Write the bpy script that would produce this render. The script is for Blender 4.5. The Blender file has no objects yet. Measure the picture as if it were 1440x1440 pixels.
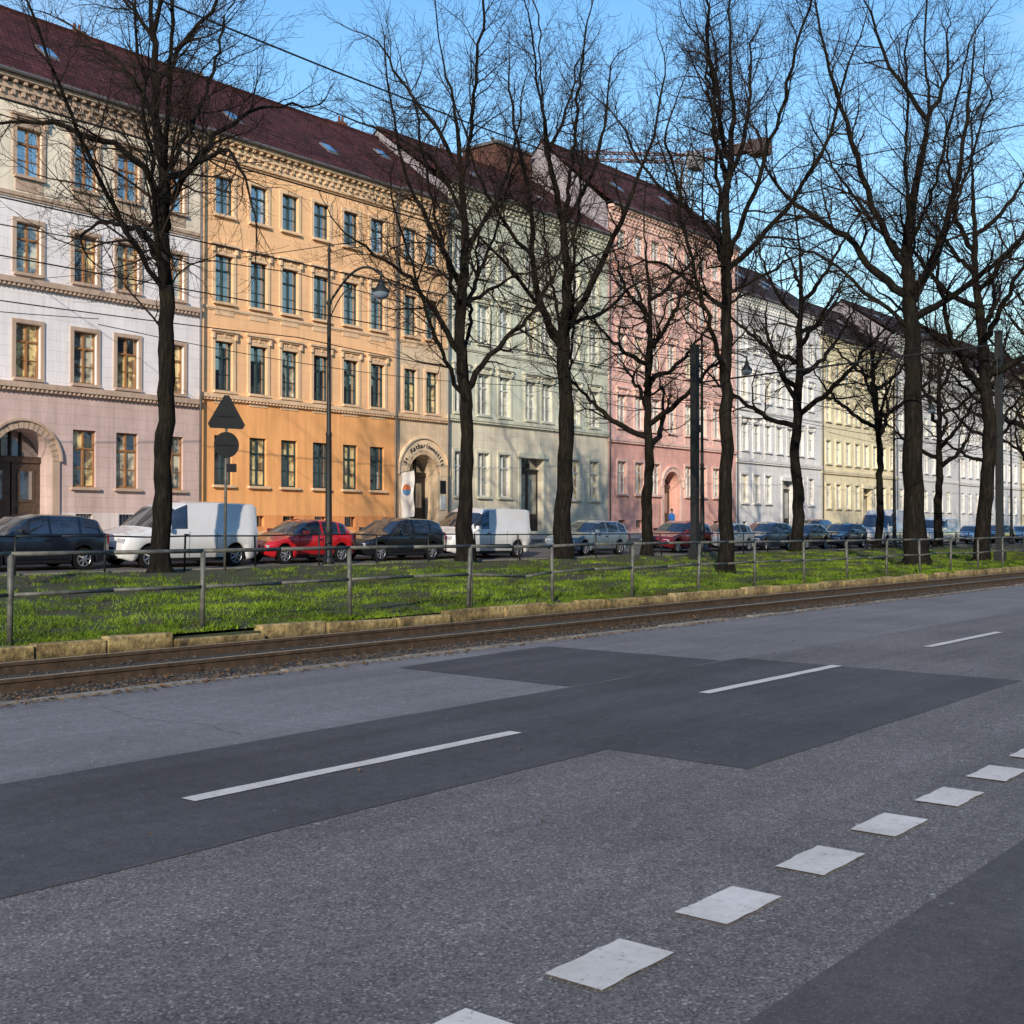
import bpy, math, random
import numpy as np
from mathutils import Vector, Matrix
random.seed(7); rng=np.random.default_rng(7)
scene=bpy.context.scene
COL=scene.collection

# ------------------------------------------------------------------ materials
def N(nt,t,**kw):
    n=nt.nodes.new(t)
    for k,v in kw.items(): setattr(n,k,v)
    return n
def base_mat(name):
    m=bpy.data.materials.new(name); m.use_nodes=True
    nt=m.node_tree; b=nt.nodes['Principled BSDF']
    tc=N(nt,'ShaderNodeTexCoord')
    return m,nt,b,tc
def c4(c): return (c[0],c[1],c[2],1)
def noise(nt,vec,scale,detail=3,rough=.6):
    n=N(nt,'ShaderNodeTexNoise'); n.inputs['Scale'].default_value=scale
    n.inputs['Detail'].default_value=detail; n.inputs['Roughness'].default_value=rough
    nt.links.new(vec,n.inputs['Vector']); return n
def ramp(nt,fac,stops):
    r=N(nt,'ShaderNodeValToRGB'); e=r.color_ramp.elements
    while len(e)<len(stops): e.new(.5)
    for i,(p,c) in enumerate(stops):
        e[i].position=p; e[i].color=c4(c) if not isinstance(c,(int,float)) else (c,c,c,1)
    nt.links.new(fac,r.inputs['Fac']); return r
def mix(nt,fac,a,b,mode='MIX'):
    m=N(nt,'ShaderNodeMix',data_type='RGBA',blend_type=mode)
    for sock,v in ((m.inputs['Factor'],fac),(m.inputs[6],a),(m.inputs[7],b)):
        if isinstance(v,(int,float)): sock.default_value=v
        elif isinstance(v,tuple): sock.default_value=c4(v)
        else: nt.links.new(v,sock)
    return m.outputs[2]
def bump(nt,b,h,strength,dist=.02):
    n=N(nt,'ShaderNodeBump'); n.inputs['Strength'].default_value=strength; n.inputs['Distance'].default_value=dist
    nt.links.new(h,n.inputs['Height']); nt.links.new(n.outputs[0],b.inputs['Normal']); return n
def simple(name,col,rough=.6,metal=0.,var=.25,scale=3.,bmp=.0,spec=.5,coat=0.):
    m,nt,b,tc=base_mat(name)
    n=noise(nt,tc.outputs['Object'],scale,3 if var>.12 else 1)
    r=ramp(nt,n.outputs['Fac'],[(.25,tuple(x*(1-var) for x in col)),(.75,tuple(min(1,x*(1+var)) for x in col))])
    nt.links.new(r.outputs[0],b.inputs['Base Color'])
    b.inputs['Roughness'].default_value=rough; b.inputs['Metallic'].default_value=metal
    b.inputs['Specular IOR Level'].default_value=spec; b.inputs['Coat Weight'].default_value=coat
    if bmp: bump(nt,b,n.outputs['Fac'],bmp)
    return m
def plaster(name,col,rust=False,dirt=.2):
    m,nt,b,tc=base_mat(name)
    o=tc.outputs['Object']
    n1=noise(nt,o,.45,3,.65)
    mp=N(nt,'ShaderNodeMapping'); mp.inputs['Scale'].default_value=(2.2,2.2,.16); nt.links.new(o,mp.inputs[0])
    n2=noise(nt,mp.outputs[0],1.4,4,.7)
    c=mix(nt,1.,col,ramp(nt,n1.outputs['Fac'],[(.3,(1-dirt*.7,1-dirt*.75,1-dirt*.8)),(.7,(1.04,)*3)]).outputs[0],'MULTIPLY')
    c=mix(nt,1.,c,ramp(nt,n2.outputs['Fac'],[(.35,(1-dirt,1-dirt*1.05,1-dirt*1.1)),(.6,(1,1,1))]).outputs[0],'MULTIPLY')
    if rust:
        s=N(nt,'ShaderNodeSeparateXYZ'); nt.links.new(o,s.inputs[0])
        cb=N(nt,'ShaderNodeCombineXYZ'); nt.links.new(s.outputs[0],cb.inputs[0]); nt.links.new(s.outputs[2],cb.inputs[1])
        br=N(nt,'ShaderNodeTexBrick'); nt.links.new(cb.outputs[0],br.inputs['Vector'])
        br.inputs['Scale'].default_value=1; br.inputs['Brick Width'].default_value=1.05; br.inputs['Row Height'].default_value=.42
        br.inputs['Mortar Size'].default_value=.013; br.inputs['Mortar Smooth'].default_value=.6
        br.inputs['Color1'].default_value=(1,1,1,1); br.inputs['Color2'].default_value=(.96,.96,.96,1); br.inputs['Mortar'].default_value=(.78,.76,.74,1)
        c=mix(nt,1.,c,br.outputs['Color'],'MULTIPLY')
    nt.links.new(c,b.inputs['Base Color']); b.inputs['Roughness'].default_value=.9
    b.inputs['Specular IOR Level'].default_value=.2
    return m
def rooftile(name,col):
    m,nt,b,tc=base_mat(name); o=tc.outputs['Object']
    w=N(nt,'ShaderNodeTexBrick'); 
    s=N(nt,'ShaderNodeSeparateXYZ'); nt.links.new(o,s.inputs[0]); cb=N(nt,'ShaderNodeCombineXYZ')
    nt.links.new(s.outputs[0],cb.inputs[0]); nt.links.new(s.outputs[2],cb.inputs[1]); nt.links.new(cb.outputs[0],w.inputs['Vector'])
    w.inputs['Scale'].default_value=1; w.inputs['Brick Width'].default_value=.24; w.inputs['Row Height'].default_value=.26; w.inputs['Mortar Size'].default_value=.02
    w.inputs['Color1'].default_value=c4(tuple(x*1.35 for x in col)); w.inputs['Color2'].default_value=c4(tuple(x*.75 for x in col)); w.inputs['Mortar'].default_value=c4(tuple(x*.35 for x in col))
    n=noise(nt,o,.8,4)
    c=mix(nt,1.,w.outputs['Color'],ramp(nt,n.outputs['Fac'],[(.3,(.6,)*3),(.7,(1.3,)*3)]).outputs[0],'MULTIPLY')
    nt.links.new(c,b.inputs['Base Color']); b.inputs['Roughness'].default_value=.85; b.inputs['Specular IOR Level'].default_value=.2
    bump(nt,b,w.outputs['Fac'],.5,.03); return m
def glassmat(name,c1,c2,refl=.4,scale=1.3):
    m,nt,b,tc=base_mat(name); o=tc.outputs['Object']
    n=noise(nt,o,scale,2)
    r=ramp(nt,n.outputs['Fac'],[(.42,c1),(.58,c2)])
    nt.links.new(r.outputs[0],b.inputs['Base Color']); b.inputs['Roughness'].default_value=.5
    g=N(nt,'ShaderNodeBsdfGlossy'); g.inputs['Roughness'].default_value=.02; g.inputs['Color'].default_value=(.9,.93,.95,1)
    fr=N(nt,'ShaderNodeLayerWeight'); fr.inputs['Blend'].default_value=.35
    ad=N(nt,'ShaderNodeMath',operation='MULTIPLY_ADD'); nt.links.new(fr.outputs['Fresnel'],ad.inputs[0]); ad.inputs[1].default_value=.6; ad.inputs[2].default_value=refl*.6; ad.use_clamp=True
    n2=noise(nt,o,1.6,1); bp=N(nt,'ShaderNodeBump'); bp.inputs['Strength'].default_value=.12; bp.inputs['Distance'].default_value=.02
    nt.links.new(n2.outputs['Fac'],bp.inputs['Height']); nt.links.new(bp.outputs[0],g.inputs['Normal'])
    mx=N(nt,'ShaderNodeMixShader'); nt.links.new(ad.outputs[0],mx.inputs[0]); nt.links.new(b.outputs[0],mx.inputs[1]); nt.links.new(g.outputs[0],mx.inputs[2])
    nt.links.new(mx.outputs[0],nt.nodes['Material Output'].inputs[0]); return m
def asphalt(name,col,speck=.5,scale=55,stain=.2):
    m,nt,b,tc=base_mat(name); o=tc.outputs['Object']
    v=N(nt,'ShaderNodeTexVoronoi'); v.inputs['Scale'].default_value=scale; nt.links.new(o,v.inputs['Vector'])
    hs=N(nt,'ShaderNodeSeparateColor'); nt.links.new(v.outputs['Color'],hs.inputs[0])
    sp=ramp(nt,hs.outputs[0],[(0.,(1-speck*.9,)*3),(.55,(1.,)*3),(.88,(1+speck*.3,)*3),(1.,(1+speck*2.2,1+speck*2.1,1+speck*1.9))])
    n1=noise(nt,o,.5,4,.6); n2=noise(nt,o,9,3,.7)
    mp=N(nt,'ShaderNodeMapping'); mp.inputs['Scale'].default_value=(.08,1.5,1); nt.links.new(o,mp.inputs[0]); n3=noise(nt,mp.outputs[0],1.2,3)
    c=mix(nt,1.,col,sp.outputs[0],'MULTIPLY')
    for n,lo,hi in((n1,1-stain,1+stain*.5),(n2,.82,1.12),(n3,1-stain,1+stain*.5)):
        c=mix(nt,1.,c,ramp(nt,n.outputs['Fac'],[(.3,(lo,)*3),(.7,(hi,)*3)]).outputs[0],'MULTIPLY')
    v2=N(nt,'ShaderNodeTexVoronoi'); v2.inputs['Scale'].default_value=4; nt.links.new(o,v2.inputs['Vector'])
    f=ramp(nt,v2.outputs['Distance'],[(.03,1.),(.06,0.)])
    c=mix(nt,f.outputs[0],c,tuple(x*2.2 for x in col))
    nt.links.new(c,b.inputs['Base Color']); b.inputs['Roughness'].default_value=.88; b.inputs['Specular IOR Level'].default_value=.3
    bump(nt,b,hs.outputs[0],.3,.003); return m

M={}
M['asphalt']=asphalt('asphalt_coarse',(.168,.152,.143),.6,105)
M['asphalt_far']=asphalt('asphalt_far_lane',(.195,.183,.182),.3,120)
M['asphalt_patch']=asphalt('asphalt_patch',(.084,.079,.080),.28,120,.25)
M['asphalt_cycle']=asphalt('asphalt_cycle_lane',(.100,.091,.086),.3,130,.22)
M['crack']=simple('tar_crack',(.04,.04,.04),.7)
M['street']=asphalt('side_street',(.12,.115,.11),.2,30)
def paintmat():
    m,nt,b,tc=base_mat('road_paint'); o=tc.outputs['Object']
    n=noise(nt,o,26,5,.75); n2=noise(nt,o,2.5,3)
    r=ramp(nt,n.outputs['Fac'],[(.32,(.24,.22,.2)),(.40,(.62,.57,.52)),(.8,(.74,.69,.63))])
    c=mix(nt,1.,r.outputs[0],ramp(nt,n2.outputs['Fac'],[(.3,(.78,.76,.73)),(.7,(1,1,1))]).outputs[0],'MULTIPLY')
    nt.links.new(c,b.inputs['Base Color']); b.inputs['Roughness'].default_value=.75; bump(nt,b,n.outputs['Fac'],.3,.004); return m
M['paint']=paintmat()
M['concrete']=simple('concrete_kerb',(.20,.18,.15),.9,0,.45,6,.4)
def goldwall():
    m,nt,b,tc=base_mat('sunlit_tint_concrete'); o=tc.outputs['Object']
    n=noise(nt,o,1.3,5,.75); n2=noise(nt,o,12,4,.7)
    s=N(nt,'ShaderNodeSeparateXYZ'); nt.links.new(o,s.inputs[0])
    r=ramp(nt,n.outputs['Fac'],[(.3,(.05,.038,.02)),(.42,(.20,.14,.055)),(.58,(.42,.31,.13)),(.75,(.36,.30,.20))])  # golden tones put low sunlight into the concrete colour, among dark stains
    c=mix(nt,1.,r.outputs[0],ramp(nt,n2.outputs['Fac'],[(.33,(.35,)*3),(.6,(1.1,)*3)]).outputs[0],'MULTIPLY')
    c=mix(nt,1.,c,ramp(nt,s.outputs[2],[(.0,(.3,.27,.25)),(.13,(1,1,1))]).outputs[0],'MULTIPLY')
    nt.links.new(c,b.inputs['Base Color']); b.inputs['Roughness'].default_value=.9; bump(nt,b,n2.outputs['Fac'],.8,.03); return m
M['goldwall']=goldwall()
M['ballast']=simple('ballast',(.034,.028,.022),.95,0,.6,6,.8)
M['stone']=simple('ballast_stone',(.05,.042,.034),.9,0,.6,12)
M['rust']=simple('rusty_rail',(.062,.038,.022),.75,.1,.5,8,.3)
M['railtop']=simple('polished_rail',(.70,.58,.42),.4,1.,.15,3)
M['paving']=simple('paving',(.27,.26,.25),.9,0,.25,3,.2)
def grassground():
    m,nt,b,tc=base_mat('grass_soil'); o=tc.outputs['Object']
    n=noise(nt,o,.7,5,.7); n2=noise(nt,o,12,4,.75)
    r=ramp(nt,n.outputs['Fac'],[(.3,(.05,.036,.02)),(.47,(.045,.042,.016)),(.62,(.045,.065,.012)),(.8,(.06,.085,.016))])
    c=mix(nt,1.,r.outputs[0],ramp(nt,n2.outputs['Fac'],[(.3,(.4,)*3),(.7,(1.25,)*3)]).outputs[0],'MULTIPLY')
    nt.links.new(c,b.inputs['Base Color']); b.inputs['Roughness'].default_value=.95; bump(nt,b,n2.outputs['Fac'],.9,.05); return m
M['soil']=grassground()
def blademat():
    m,nt,b,tc=base_mat('grass_blades'); o=tc.outputs['Object']
    n=noise(nt,o,.6,5,.75); n2=noise(nt,o,25,1)
    r=ramp(nt,n.outputs['Fac'],[(.34,(.10,.085,.03)),(.45,(.08,.13,.014)),(.56,(.20,.31,.018)),(.68,(.34,.42,.05)),(.8,(.40,.38,.11))])
    c=mix(nt,1.,r.outputs[0],ramp(nt,n2.outputs['Fac'],[(.3,(.45,)*3),(.7,(1.3,)*3)]).outputs[0],'MULTIPLY')
    nt.links.new(c,b.inputs['Base Color']); b.inputs['Roughness'].default_value=.6; b.inputs['Specular IOR Level'].default_value=.25
    t=N(nt,'ShaderNodeBsdfTranslucent'); nt.links.new(c,t.inputs[0]); mx=N(nt,'ShaderNodeMixShader'); mx.inputs[0].default_value=.3
    nt.links.new(b.outputs[0],mx.inputs[1]); nt.links.new(t.outputs[0],mx.inputs[2]); nt.links.new(mx.outputs[0],nt.nodes['Material Output'].inputs[0]); return m
M['blade']=blademat()
def barkmat():
    m,nt,b,tc=base_mat('bark'); o=tc.outputs['Object']
    mp=N(nt,'ShaderNodeMapping'); mp.inputs['Scale'].default_value=(11,11,1.8); nt.links.new(o,mp.inputs[0])
    n=noise(nt,mp.outputs[0],1,4,.75); n2=noise(nt,o,.8,3)
    r=ramp(nt,n.outputs['Fac'],[(.32,(.004,.0035,.003)),(.55,(.013,.011,.009)),(.8,(.048,.038,.028))])
    c=mix(nt,ramp(nt,n2.outputs['Fac'],[(.52,0.),(.7,.5)]).outputs[0],r.outputs[0],(.028,.026,.011))
    nt.links.new(c,b.inputs['Base Color']); b.inputs['Roughness'].default_value=.95; b.inputs['Specular IOR Level'].default_value=.1
    bump(nt,b,n.outputs['Fac'],1.,.06); return m
M['bark']=barkmat()
def flat(name,col,rough=.9):
    m,nt,b,tc=base_mat(name); oi=N(nt,'ShaderNodeObjectInfo'); r=ramp(nt,oi.outputs['Random'],[(0,tuple(x*.8 for x in col)),(1,tuple(x*1.2 for x in col))]); nt.links.new(r.outputs[0],b.inputs['Base Color']); b.inputs['Roughness'].default_value=rough; b.inputs['Specular IOR Level'].default_value=.1; return m
M['twig']=flat('twig_bark',(.026,.018,.014))
M['leaf']=simple('dead_leaf',(.13,.07,.03),.8,0,.5,20)
M['galv']=simple('weathered_steel',(.11,.11,.095),.6,.3,.55,7)
M['dark_metal']=simple('dark_painted_metal',(.010,.011,.012),.6,.1,.3,5)
M['lampglass']=simple('lamp_glass',(.25,.33,.42),.12,.4,.1,3)
M['signback']=simple('sign_back',(.010,.011,.012),.8,.0,.3,4)
M['wire']=flat('wire',(.02,.02,.02))
M['tyre']=flat('tyre',(.012,.012,.012))
M['rim']=simple('rim',(.42,.43,.45),.3,.8,.1)
M['black_trim']=flat('black_trim',(.015,.015,.016),.5)
M['carglass']=glassmat('car_glass',(.01,.012,.014),(.02,.022,.026),.25,4)
M['headlight']=simple('headlight',(.6,.62,.65),.1,.3,.1)
M['taillight']=simple('taillight',(.35,.01,.01),.2,0,.1)
M['plate']=simple('plate',(.7,.7,.68),.5,0,.05)
def carpaint(n,c): return simple(n,c,.22,.15,.04,2,0,.5,.8)
P={'navy':carpaint('navy_paint',(.010,.013,.022)),'white':carpaint('white_paint',(.74,.73,.72)),'red':carpaint('red_paint',(.55,.012,.018)),
'black':carpaint('black_paint',(.010,.011,.014)),'silver':carpaint('silver_blue_paint',(.15,.20,.25)),'darkred':carpaint('dark_red_paint',(.2,.015,.02)),
'grey':carpaint('grey_paint',(.3,.33,.37)),'blue':carpaint('dark_blue_paint',(.02,.035,.07))}
M['g_dark']=glassmat('window_glass',(.012,.016,.02),(.05,.06,.07),.55)
M['g_warm']=glassmat('window_glass_warm_reflection',(.9,.70,.32),(.18,.11,.045),.3,2.2)  # yellow base colour paints the reflection of sunlit houses into the pane
M['g_pale']=glassmat('window_glass_pale_reflection',(.70,.65,.48),(.08,.09,.09),.45,1.8)  # cream base colour paints a paler house reflection into the pane
M['g_sky']=glassmat('window_glass_sky_reflection',(.04,.12,.22),(.14,.30,.48),.7,1.)  # blue base colour paints sky reflection into the pane, on top of the gloss
M['f_brown']=simple('window_frame_brown',(.30,.14,.05),.5,0,.2)
M['f_green']=simple('window_frame_green',(.018,.045,.05),.5,0,.2)
M['f_white']=simple('window_frame_white',(.64,.64,.60),.5,0,.1)
M['door_wood']=simple('door_wood',(.07,.045,.03),.5,0,.4,6)
M['door_dark']=simple('door_dark',(.016,.014,.014),.5,0,.3,6)
M['zinc']=simple('zinc',(.14,.13,.13),.6,.3,.2,3)
M['roof_red']=rooftile('roof_tile_red',(.066,.020,.019))
M['roof_dark']=rooftile('roof_tile_dark',(.038,.022,.022))
M['brick']=simple('chimney_brick',(.11,.045,.033),.9,0,.3,6,.3)
M['gable']=plaster('gable_plaster',(.36,.32,.35))

# ------------------------------------------------------------------ mesh builder
class MB:
    def __init__(s): s.v=[]; s.f=[]; s.m=[]; s.mats=[]
    def mi(s,mat):
        if mat not in s.mats: s.mats.append(mat)
        return s.mats.index(mat)
    def poly(s,pts,mat):
        n=len(s.v); s.v+= [tuple(p) for p in pts]; s.f.append(tuple(range(n,n+len(pts)))); s.m.append(s.mi(mat))
    def box(s,x0,x1,y0,y1,z0,z1,mat):
        n=len(s.v)
        s.v+=[(x0,y0,z0),(x1,y0,z0),(x1,y1,z0),(x0,y1,z0),(x0,y0,z1),(x1,y0,z1),(x1,y1,z1),(x0,y1,z1)]
        for q in((0,3,2,1),(4,5,6,7),(0,1,5,4),(1,2,6,5),(2,3,7,6),(3,0,4,7)):
            s.f.append(tuple(n+i for i in q)); s.m.append(s.mi(mat))
    def tube(s,p0,p1,r0,r1,mat,sides=10,caps=True):
        p0=Vector(p0);p1=Vector(p1); d=(p1-p0).normalized(); a=d.orthogonal().normalized(); b=d.cross(a); n=len(s.v)
        for p,r in((p0,r0),(p1,r1)):
            for i in range(sides):
                t=2*math.pi*i/sides; s.v.append(tuple(p+a*math.cos(t)*r+b*math.sin(t)*r))
        for i in range(sides):
            j=(i+1)%sides; s.f.append((n+i,n+j,n+sides+j,n+sides+i)); s.m.append(s.mi(mat))
        if caps:
            s.f.append(tuple(n+i for i in range(sides))[::-1]); s.m.append(s.mi(mat))
            s.f.append(tuple(n+sides+i for i in range(sides))); s.m.append(s.mi(mat))
    def path(s,pts,rs,mat,sides=8):
        for i in range(len(pts)-1):
            r=rs if isinstance(rs,(int,float)) else None
            s.tube(pts[i],pts[i+1],r or rs[i],r or rs[i+1],mat,sides)
    def lathe(s,prof,cx,cy,mat,sides=16):
        n=len(s.v)
        for r,z in prof:
            for i in range(sides):
                t=2*math.pi*i/sides; s.v.append((cx+r*math.cos(t),cy+r*math.sin(t),z))
        for k in range(len(prof)-1):
            for i in range(sides):
                j=(i+1)%sides; a=n+k*sides; s.f.append((a+i,a+j,a+sides+j,a+sides+i)); s.m.append(s.mi(mat))
    def obj(s,name,parent=None,smooth=False,loc=(0,0,0)):
        me=bpy.data.meshes.new(name); me.from_pydata(s.v,[],s.f)
        for m in s.mats: me.materials.append(m)
        me.polygons.foreach_set('material_index',s.m)
        if smooth: me.polygons.foreach_set('use_smooth',[True]*len(s.f))
        me.update(); o=bpy.data.objects.new(name,me); COL.objects.link(o); o.location=loc
        if parent: o.parent=parent
        return o
def empty(name,loc=(0,0,0),rot=(0,0,0)):
    e=bpy.data.objects.new(name,None); COL.objects.link(e); e.location=loc; e.rotation_euler=rot; e.empty_display_size=.5; return e

# ------------------------------------------------------------------ ground
OPY=-31.
PROF=[(-400,.0),(OPY,.12),(-4,.12),(-3.99,0),(10.72,0),(10.75,-.07),(13.78,-.07),(13.79,.2),(20,.31),(28.6,.48),(28.62,.38),(40,.95),(40.02,1.08),(45,1.3),(400,1.4)]
PY=[p[0] for p in PROF]; PZ=[p[1] for p in PROF]
def gz(y):
    for (a,za),(b,zb) in zip(PROF,PROF[1:]):
        if a<=y<=b: return za+(zb-za)*(y-a)/(b-a)
    return 0
def strip(name,y0,y1,mat,dz,x0=-60,x1=320,parent=None):
    b=MB(); ys=[y0]+[p[0] for p in PROF if y0+.001<p[0]<y1-.001]+[y1]
    for a,c in zip(ys,ys[1:]):
        b.poly([(x0,a,gz(a+.001)+dz),(x1,a,gz(a+.001)+dz),(x1,c,gz(c-.001)+dz),(x0,c,gz(c-.001)+dz)],mat)
    return b.obj(name,parent)
b=MB()
gy=[-1500]+PY+[1500]
for a,c in zip(gy,gy[1:]):
    za=gz(max(-399,a))-.06; zc=gz(min(399,c))-.06
    b.poly([(-1500,a,za),(1800,a,za),(1800,c,zc),(-1500,c,zc)],M['soil'])
b.obj('ground')
road=empty('main_road')
strip('carriageway',1.9,7.3,M['asphalt'],0.0,parent=road)
strip('far_lane',7.3,10.55,M['asphalt_far'],0.0,parent=road)
strip('cycle_lane',-3.9,1.9,M['asphalt_cycle'],0.0,parent=road)
b=MB()
def wl(p,q,n,am):
    return [(p[0]+(q[0]-p[0])*i/n+random.uniform(-am,am),p[1]+(q[1]-p[1])*i/n+random.uniform(-am,am),.004) for i in range(n)]
def wpoly(b,cs,mat,am=.012,step=.35):
    out=[]
    for p,q in zip(cs,cs[1:]+cs[:1]):
        L=math.hypot(q[0]-p[0],q[1]-p[1]); out+=wl(p,q,max(2,int(L/step)),am)
    b.poly(out,mat)
wpoly(b,[(-30,5.0),(7.3,5.02),(7.28,3.88),(13.35,3.9),(13.5,7.29),(-30,7.28)],M['asphalt_patch'])
wpoly(b,[(9.95,7.33),(13.1,7.33),(13.2,10.1),(11.5,10.0),(10.05,9.85)],M['asphalt_patch'])
b.obj('asphalt_repair',road)
b=MB()
def crack(x,y,ang,L,w):
    n=int(L/.06); pts=[]
    for i in range(n):
        pts.append((x,y)); ang+=random.gauss(0,.16); x+=math.cos(ang)*.06; y+=math.sin(ang)*.06*.9
    for i in range(len(pts)-1):
        (xa,ya),(xb,yb)=pts[i],pts[i+1]; ww=w*random.uniform(.4,1.2); dx,dy=xb-xa,yb-ya; l=math.hypot(dx,dy)+1e-6; nx_,ny_=-dy/l*ww,dx/l*ww
        b.poly([(xa-nx_,ya-ny_,.0075),(xb-nx_,yb-ny_,.0075),(xb+nx_,yb+ny_,.0075),(xa+nx_,ya+ny_,.0075)],M['crack'])
for (x,y,a,L,w_) in[(6,7.6,1.3,2.6,.003),(16,2.9,1.7,4,.004),(20,7.5,1.4,3,.005),(26,4,1.5,6,.006)]: crack(x,y,a,L,w_)
b.obj('road_cracks',road)
b=MB()
def wob(b,x0,x1,y0,y1,z,mat,step=.12,am=.008):
    n=max(2,int((x1-x0)/step)); xs=[x0+(x1-x0)*i/n for i in range(n+1)]
    lo=[(x,y0+random.uniform(-am,am),z) for x in xs]; hi=[(x,y1+random.uniform(-am,am),z) for x in xs]
    b.poly(lo+hi[::-1],mat)
for k in range(-6,40):
    s=4.35+k*6.0
    wob(b,s,s+3.08,5.93,6.06,.010,M['paint'],.3,.006)
for k in range(-20,150):
    s=3.457+.893*k
    sk_=random.uniform(-.01,.01)
    wob(b,s,s+.48,2.415+sk_,2.662+sk_,.010,M['paint'],.08,.006)
b.obj('painted_markings',road)
b=MB(); x=-40
while x<260:
    L=1.0; t=random.uniform(-.015,.015)
    b.box(x,x+L-.015,10.56+t,10.69+t,-.2,.025+random.uniform(-.02,.008),M['concrete']); x+=L
b.obj('kerb')
tr=empty('tram_track')
b=MB(); rect=lambda b,x0,x1,y0,y1,z,mat: b.poly([(x0,y0,z),(x1,y0,z),(x1,y1,z),(x0,y1,z)],mat)
rect(b,-60,300,10.70,13.76,-.055,M['ballast']); b.obj('trackbed',tr)
for i,y in enumerate((11.75,13.2)):
    b=MB(); b.box(-60,300,y-.02,y+.02,-.06,.045,M['rust']); b.box(-60,300,y-.035,y+.035,.045,.078,M['rust']); b.box(-60,300,y-.028,y+.03,.0785,.084,M['railtop'])
    b.box(-60,300,y+.09,y+.11,-.06,.05,M['rust'])
    b.obj('rail_%d'%(i+1),tr)
def octa(c,r):
    base=[(1,0,0),(-1,0,0),(0,1,0),(0,-1,0),(0,0,1),(0,0,-1)]
    return [(c[0]+p[0]*r*random.uniform(.6,1.2),c[1]+p[1]*r*random.uniform(.6,1.2),c[2]+p[2]*r*random.uniform(.4,.7)) for p in base]
OF=[(0,2,4),(2,1,4),(1,3,4),(3,0,4),(2,0,5),(1,2,5),(3,1,5),(0,3,5)]
b=MB(); mi=b.mi(M['stone'])
for i in range(9000):
    x=3+62*random.random()**1.6; y=random.choice([random.uniform(10.8,13.7),random.uniform(10.72,11.6),random.uniform(10.72,11.2)])
    r=random.uniform(.015,.045); n=len(b.v); b.v+=octa((x,y,-.055+r*.3),r)
    for f in OF: b.f.append(tuple(n+k for k in f)); b.m.append(mi)
b.obj('ballast_stones',tr)
b=MB()
for i in range(6500):
    k=random.random()
    if k<.5: x=3+60*random.random()**1.4; y=10.72+abs(random.gauss(0,.5)); z=-.035+random.uniform(0,.02)
    elif k<.72: x=3+60*random.random()**1.4; y=10.52-abs(random.gauss(0,.1)); z=.012
    elif k<.725: x=3+30*random.random()**1.4; y=random.uniform(2,10); z=.012
    else: x=4+60*random.random()**1.3; y=random.uniform(13.95,27); z=gz(y)+.06
    if 13.2<y<13.95: continue
    a=random.uniform(0,6.28); s=random.uniform(.015,.04)*(.5 if y<10 else 1); t=random.uniform(-.005,.03)
    dx,dy=math.cos(a)*s,math.sin(a)*s
    b.poly([(x-dx,y-dy,z),(x+dy*.6,y-dx*.6,z+t),(x+dx,y+dy,z+.01),(x-dy*.6,y+dx*.6,z+abs(t))],M['leaf'])
b.obj('fallen_leaves')
b=MB(); x=-40.
while x<260:
    L=random.choice([1.0,1.25,1.0,1.5]); t=random.uniform(-.035,.035); h=random.uniform(-.035,.012)
    if 9.3<x<11 or 13<x<14.5: h-=.06; t-=.05
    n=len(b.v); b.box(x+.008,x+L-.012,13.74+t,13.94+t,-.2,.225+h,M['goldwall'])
    dz=random.uniform(-.03,.02)
    for q in(5,6): 
        v=b.v[n+q]; b.v[n+q]=(v[0],v[1],v[2]+dz)
    x+=L
w=b.obj('retaining_kerb_wall')
bv=w.modifiers.new('bev','BEVEL'); bv.width=.02; bv.segments=2
xs=np.concatenate([np.linspace(-40,80,200),np.linspace(82,300,60)]); ys=np.linspace(13.95,28.6,44)
b=MB()
def und(x,y): return .08*np.sin(x*.7+y*.9)*np.sin(y*1.3-x*.31)+.035*np.sin(x*2.3+1.7*y)*np.sin(2.9*y)
for j,y in enumerate(ys):
    for i,x in enumerate(xs):
        b.v.append((x,y,gz(y)-.02+(und(x,y)+random.uniform(0,.03) if 0<j<43 else 0)))
nx=len(xs); mi=b.mi(M['soil'])
for j in range(len(ys)-1):
    for i in range(nx-1): b.f.append((j*nx+i,j*nx+i+1,(j+1)*nx+i+1,(j+1)*nx+i)); b.m.append(mi)
med=b.obj('grass_verge',None,True)
nb=360000
X=4+70*rng.random(nb)**1.35; Y=13.9+14.5*rng.random(nb)**1.5
cl=np.sin(X*1.7+np.sin(Y*2.1)*1.3)*np.sin(Y*1.9+np.cos(X*1.1))+.6*np.sin(X*5.1+Y*3.3)*np.sin(Y*6.1-X*2.2)
big=np.sin(X*.43+1.3*np.sin(Y*.5))*np.sin(Y*.61+X*.13)+.5*np.sin(X*.97+Y*.7)*np.sin(Y*1.1-X*.4)
thr=-.6+np.clip((Y-18)/6,0,1.3)*1.1-.6*big
for (tx,ty) in [(19.4,28),(31.9,28),(37.5,28),(32.4,18),(43.9,16.5),(51.6,17),(43.9,28)]:
    thr+=2.2*np.exp(-((X-tx)**2+(Y-ty)**2)/1.8)
keep=(cl+rng.normal(0,.4,nb))>thr; X=X[keep];Y=Y[keep];cl=cl[keep]; nb=len(X)
nt_=1500; TX=4+60*rng.random(nt_)**1.3; TY=13.95+13*rng.random(nt_)**1.7; k_=20
X2=(TX[:,None]+rng.normal(0,.05,(nt_,k_))).ravel(); Y2=np.maximum(13.93,(TY[:,None]+rng.normal(0,.05,(nt_,k_))).ravel()); H2=.06+.10*rng.random(nt_*k_)
H1=(.02+.055*rng.random(nb)**1.3+.04*np.clip(cl,0,1))
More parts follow.
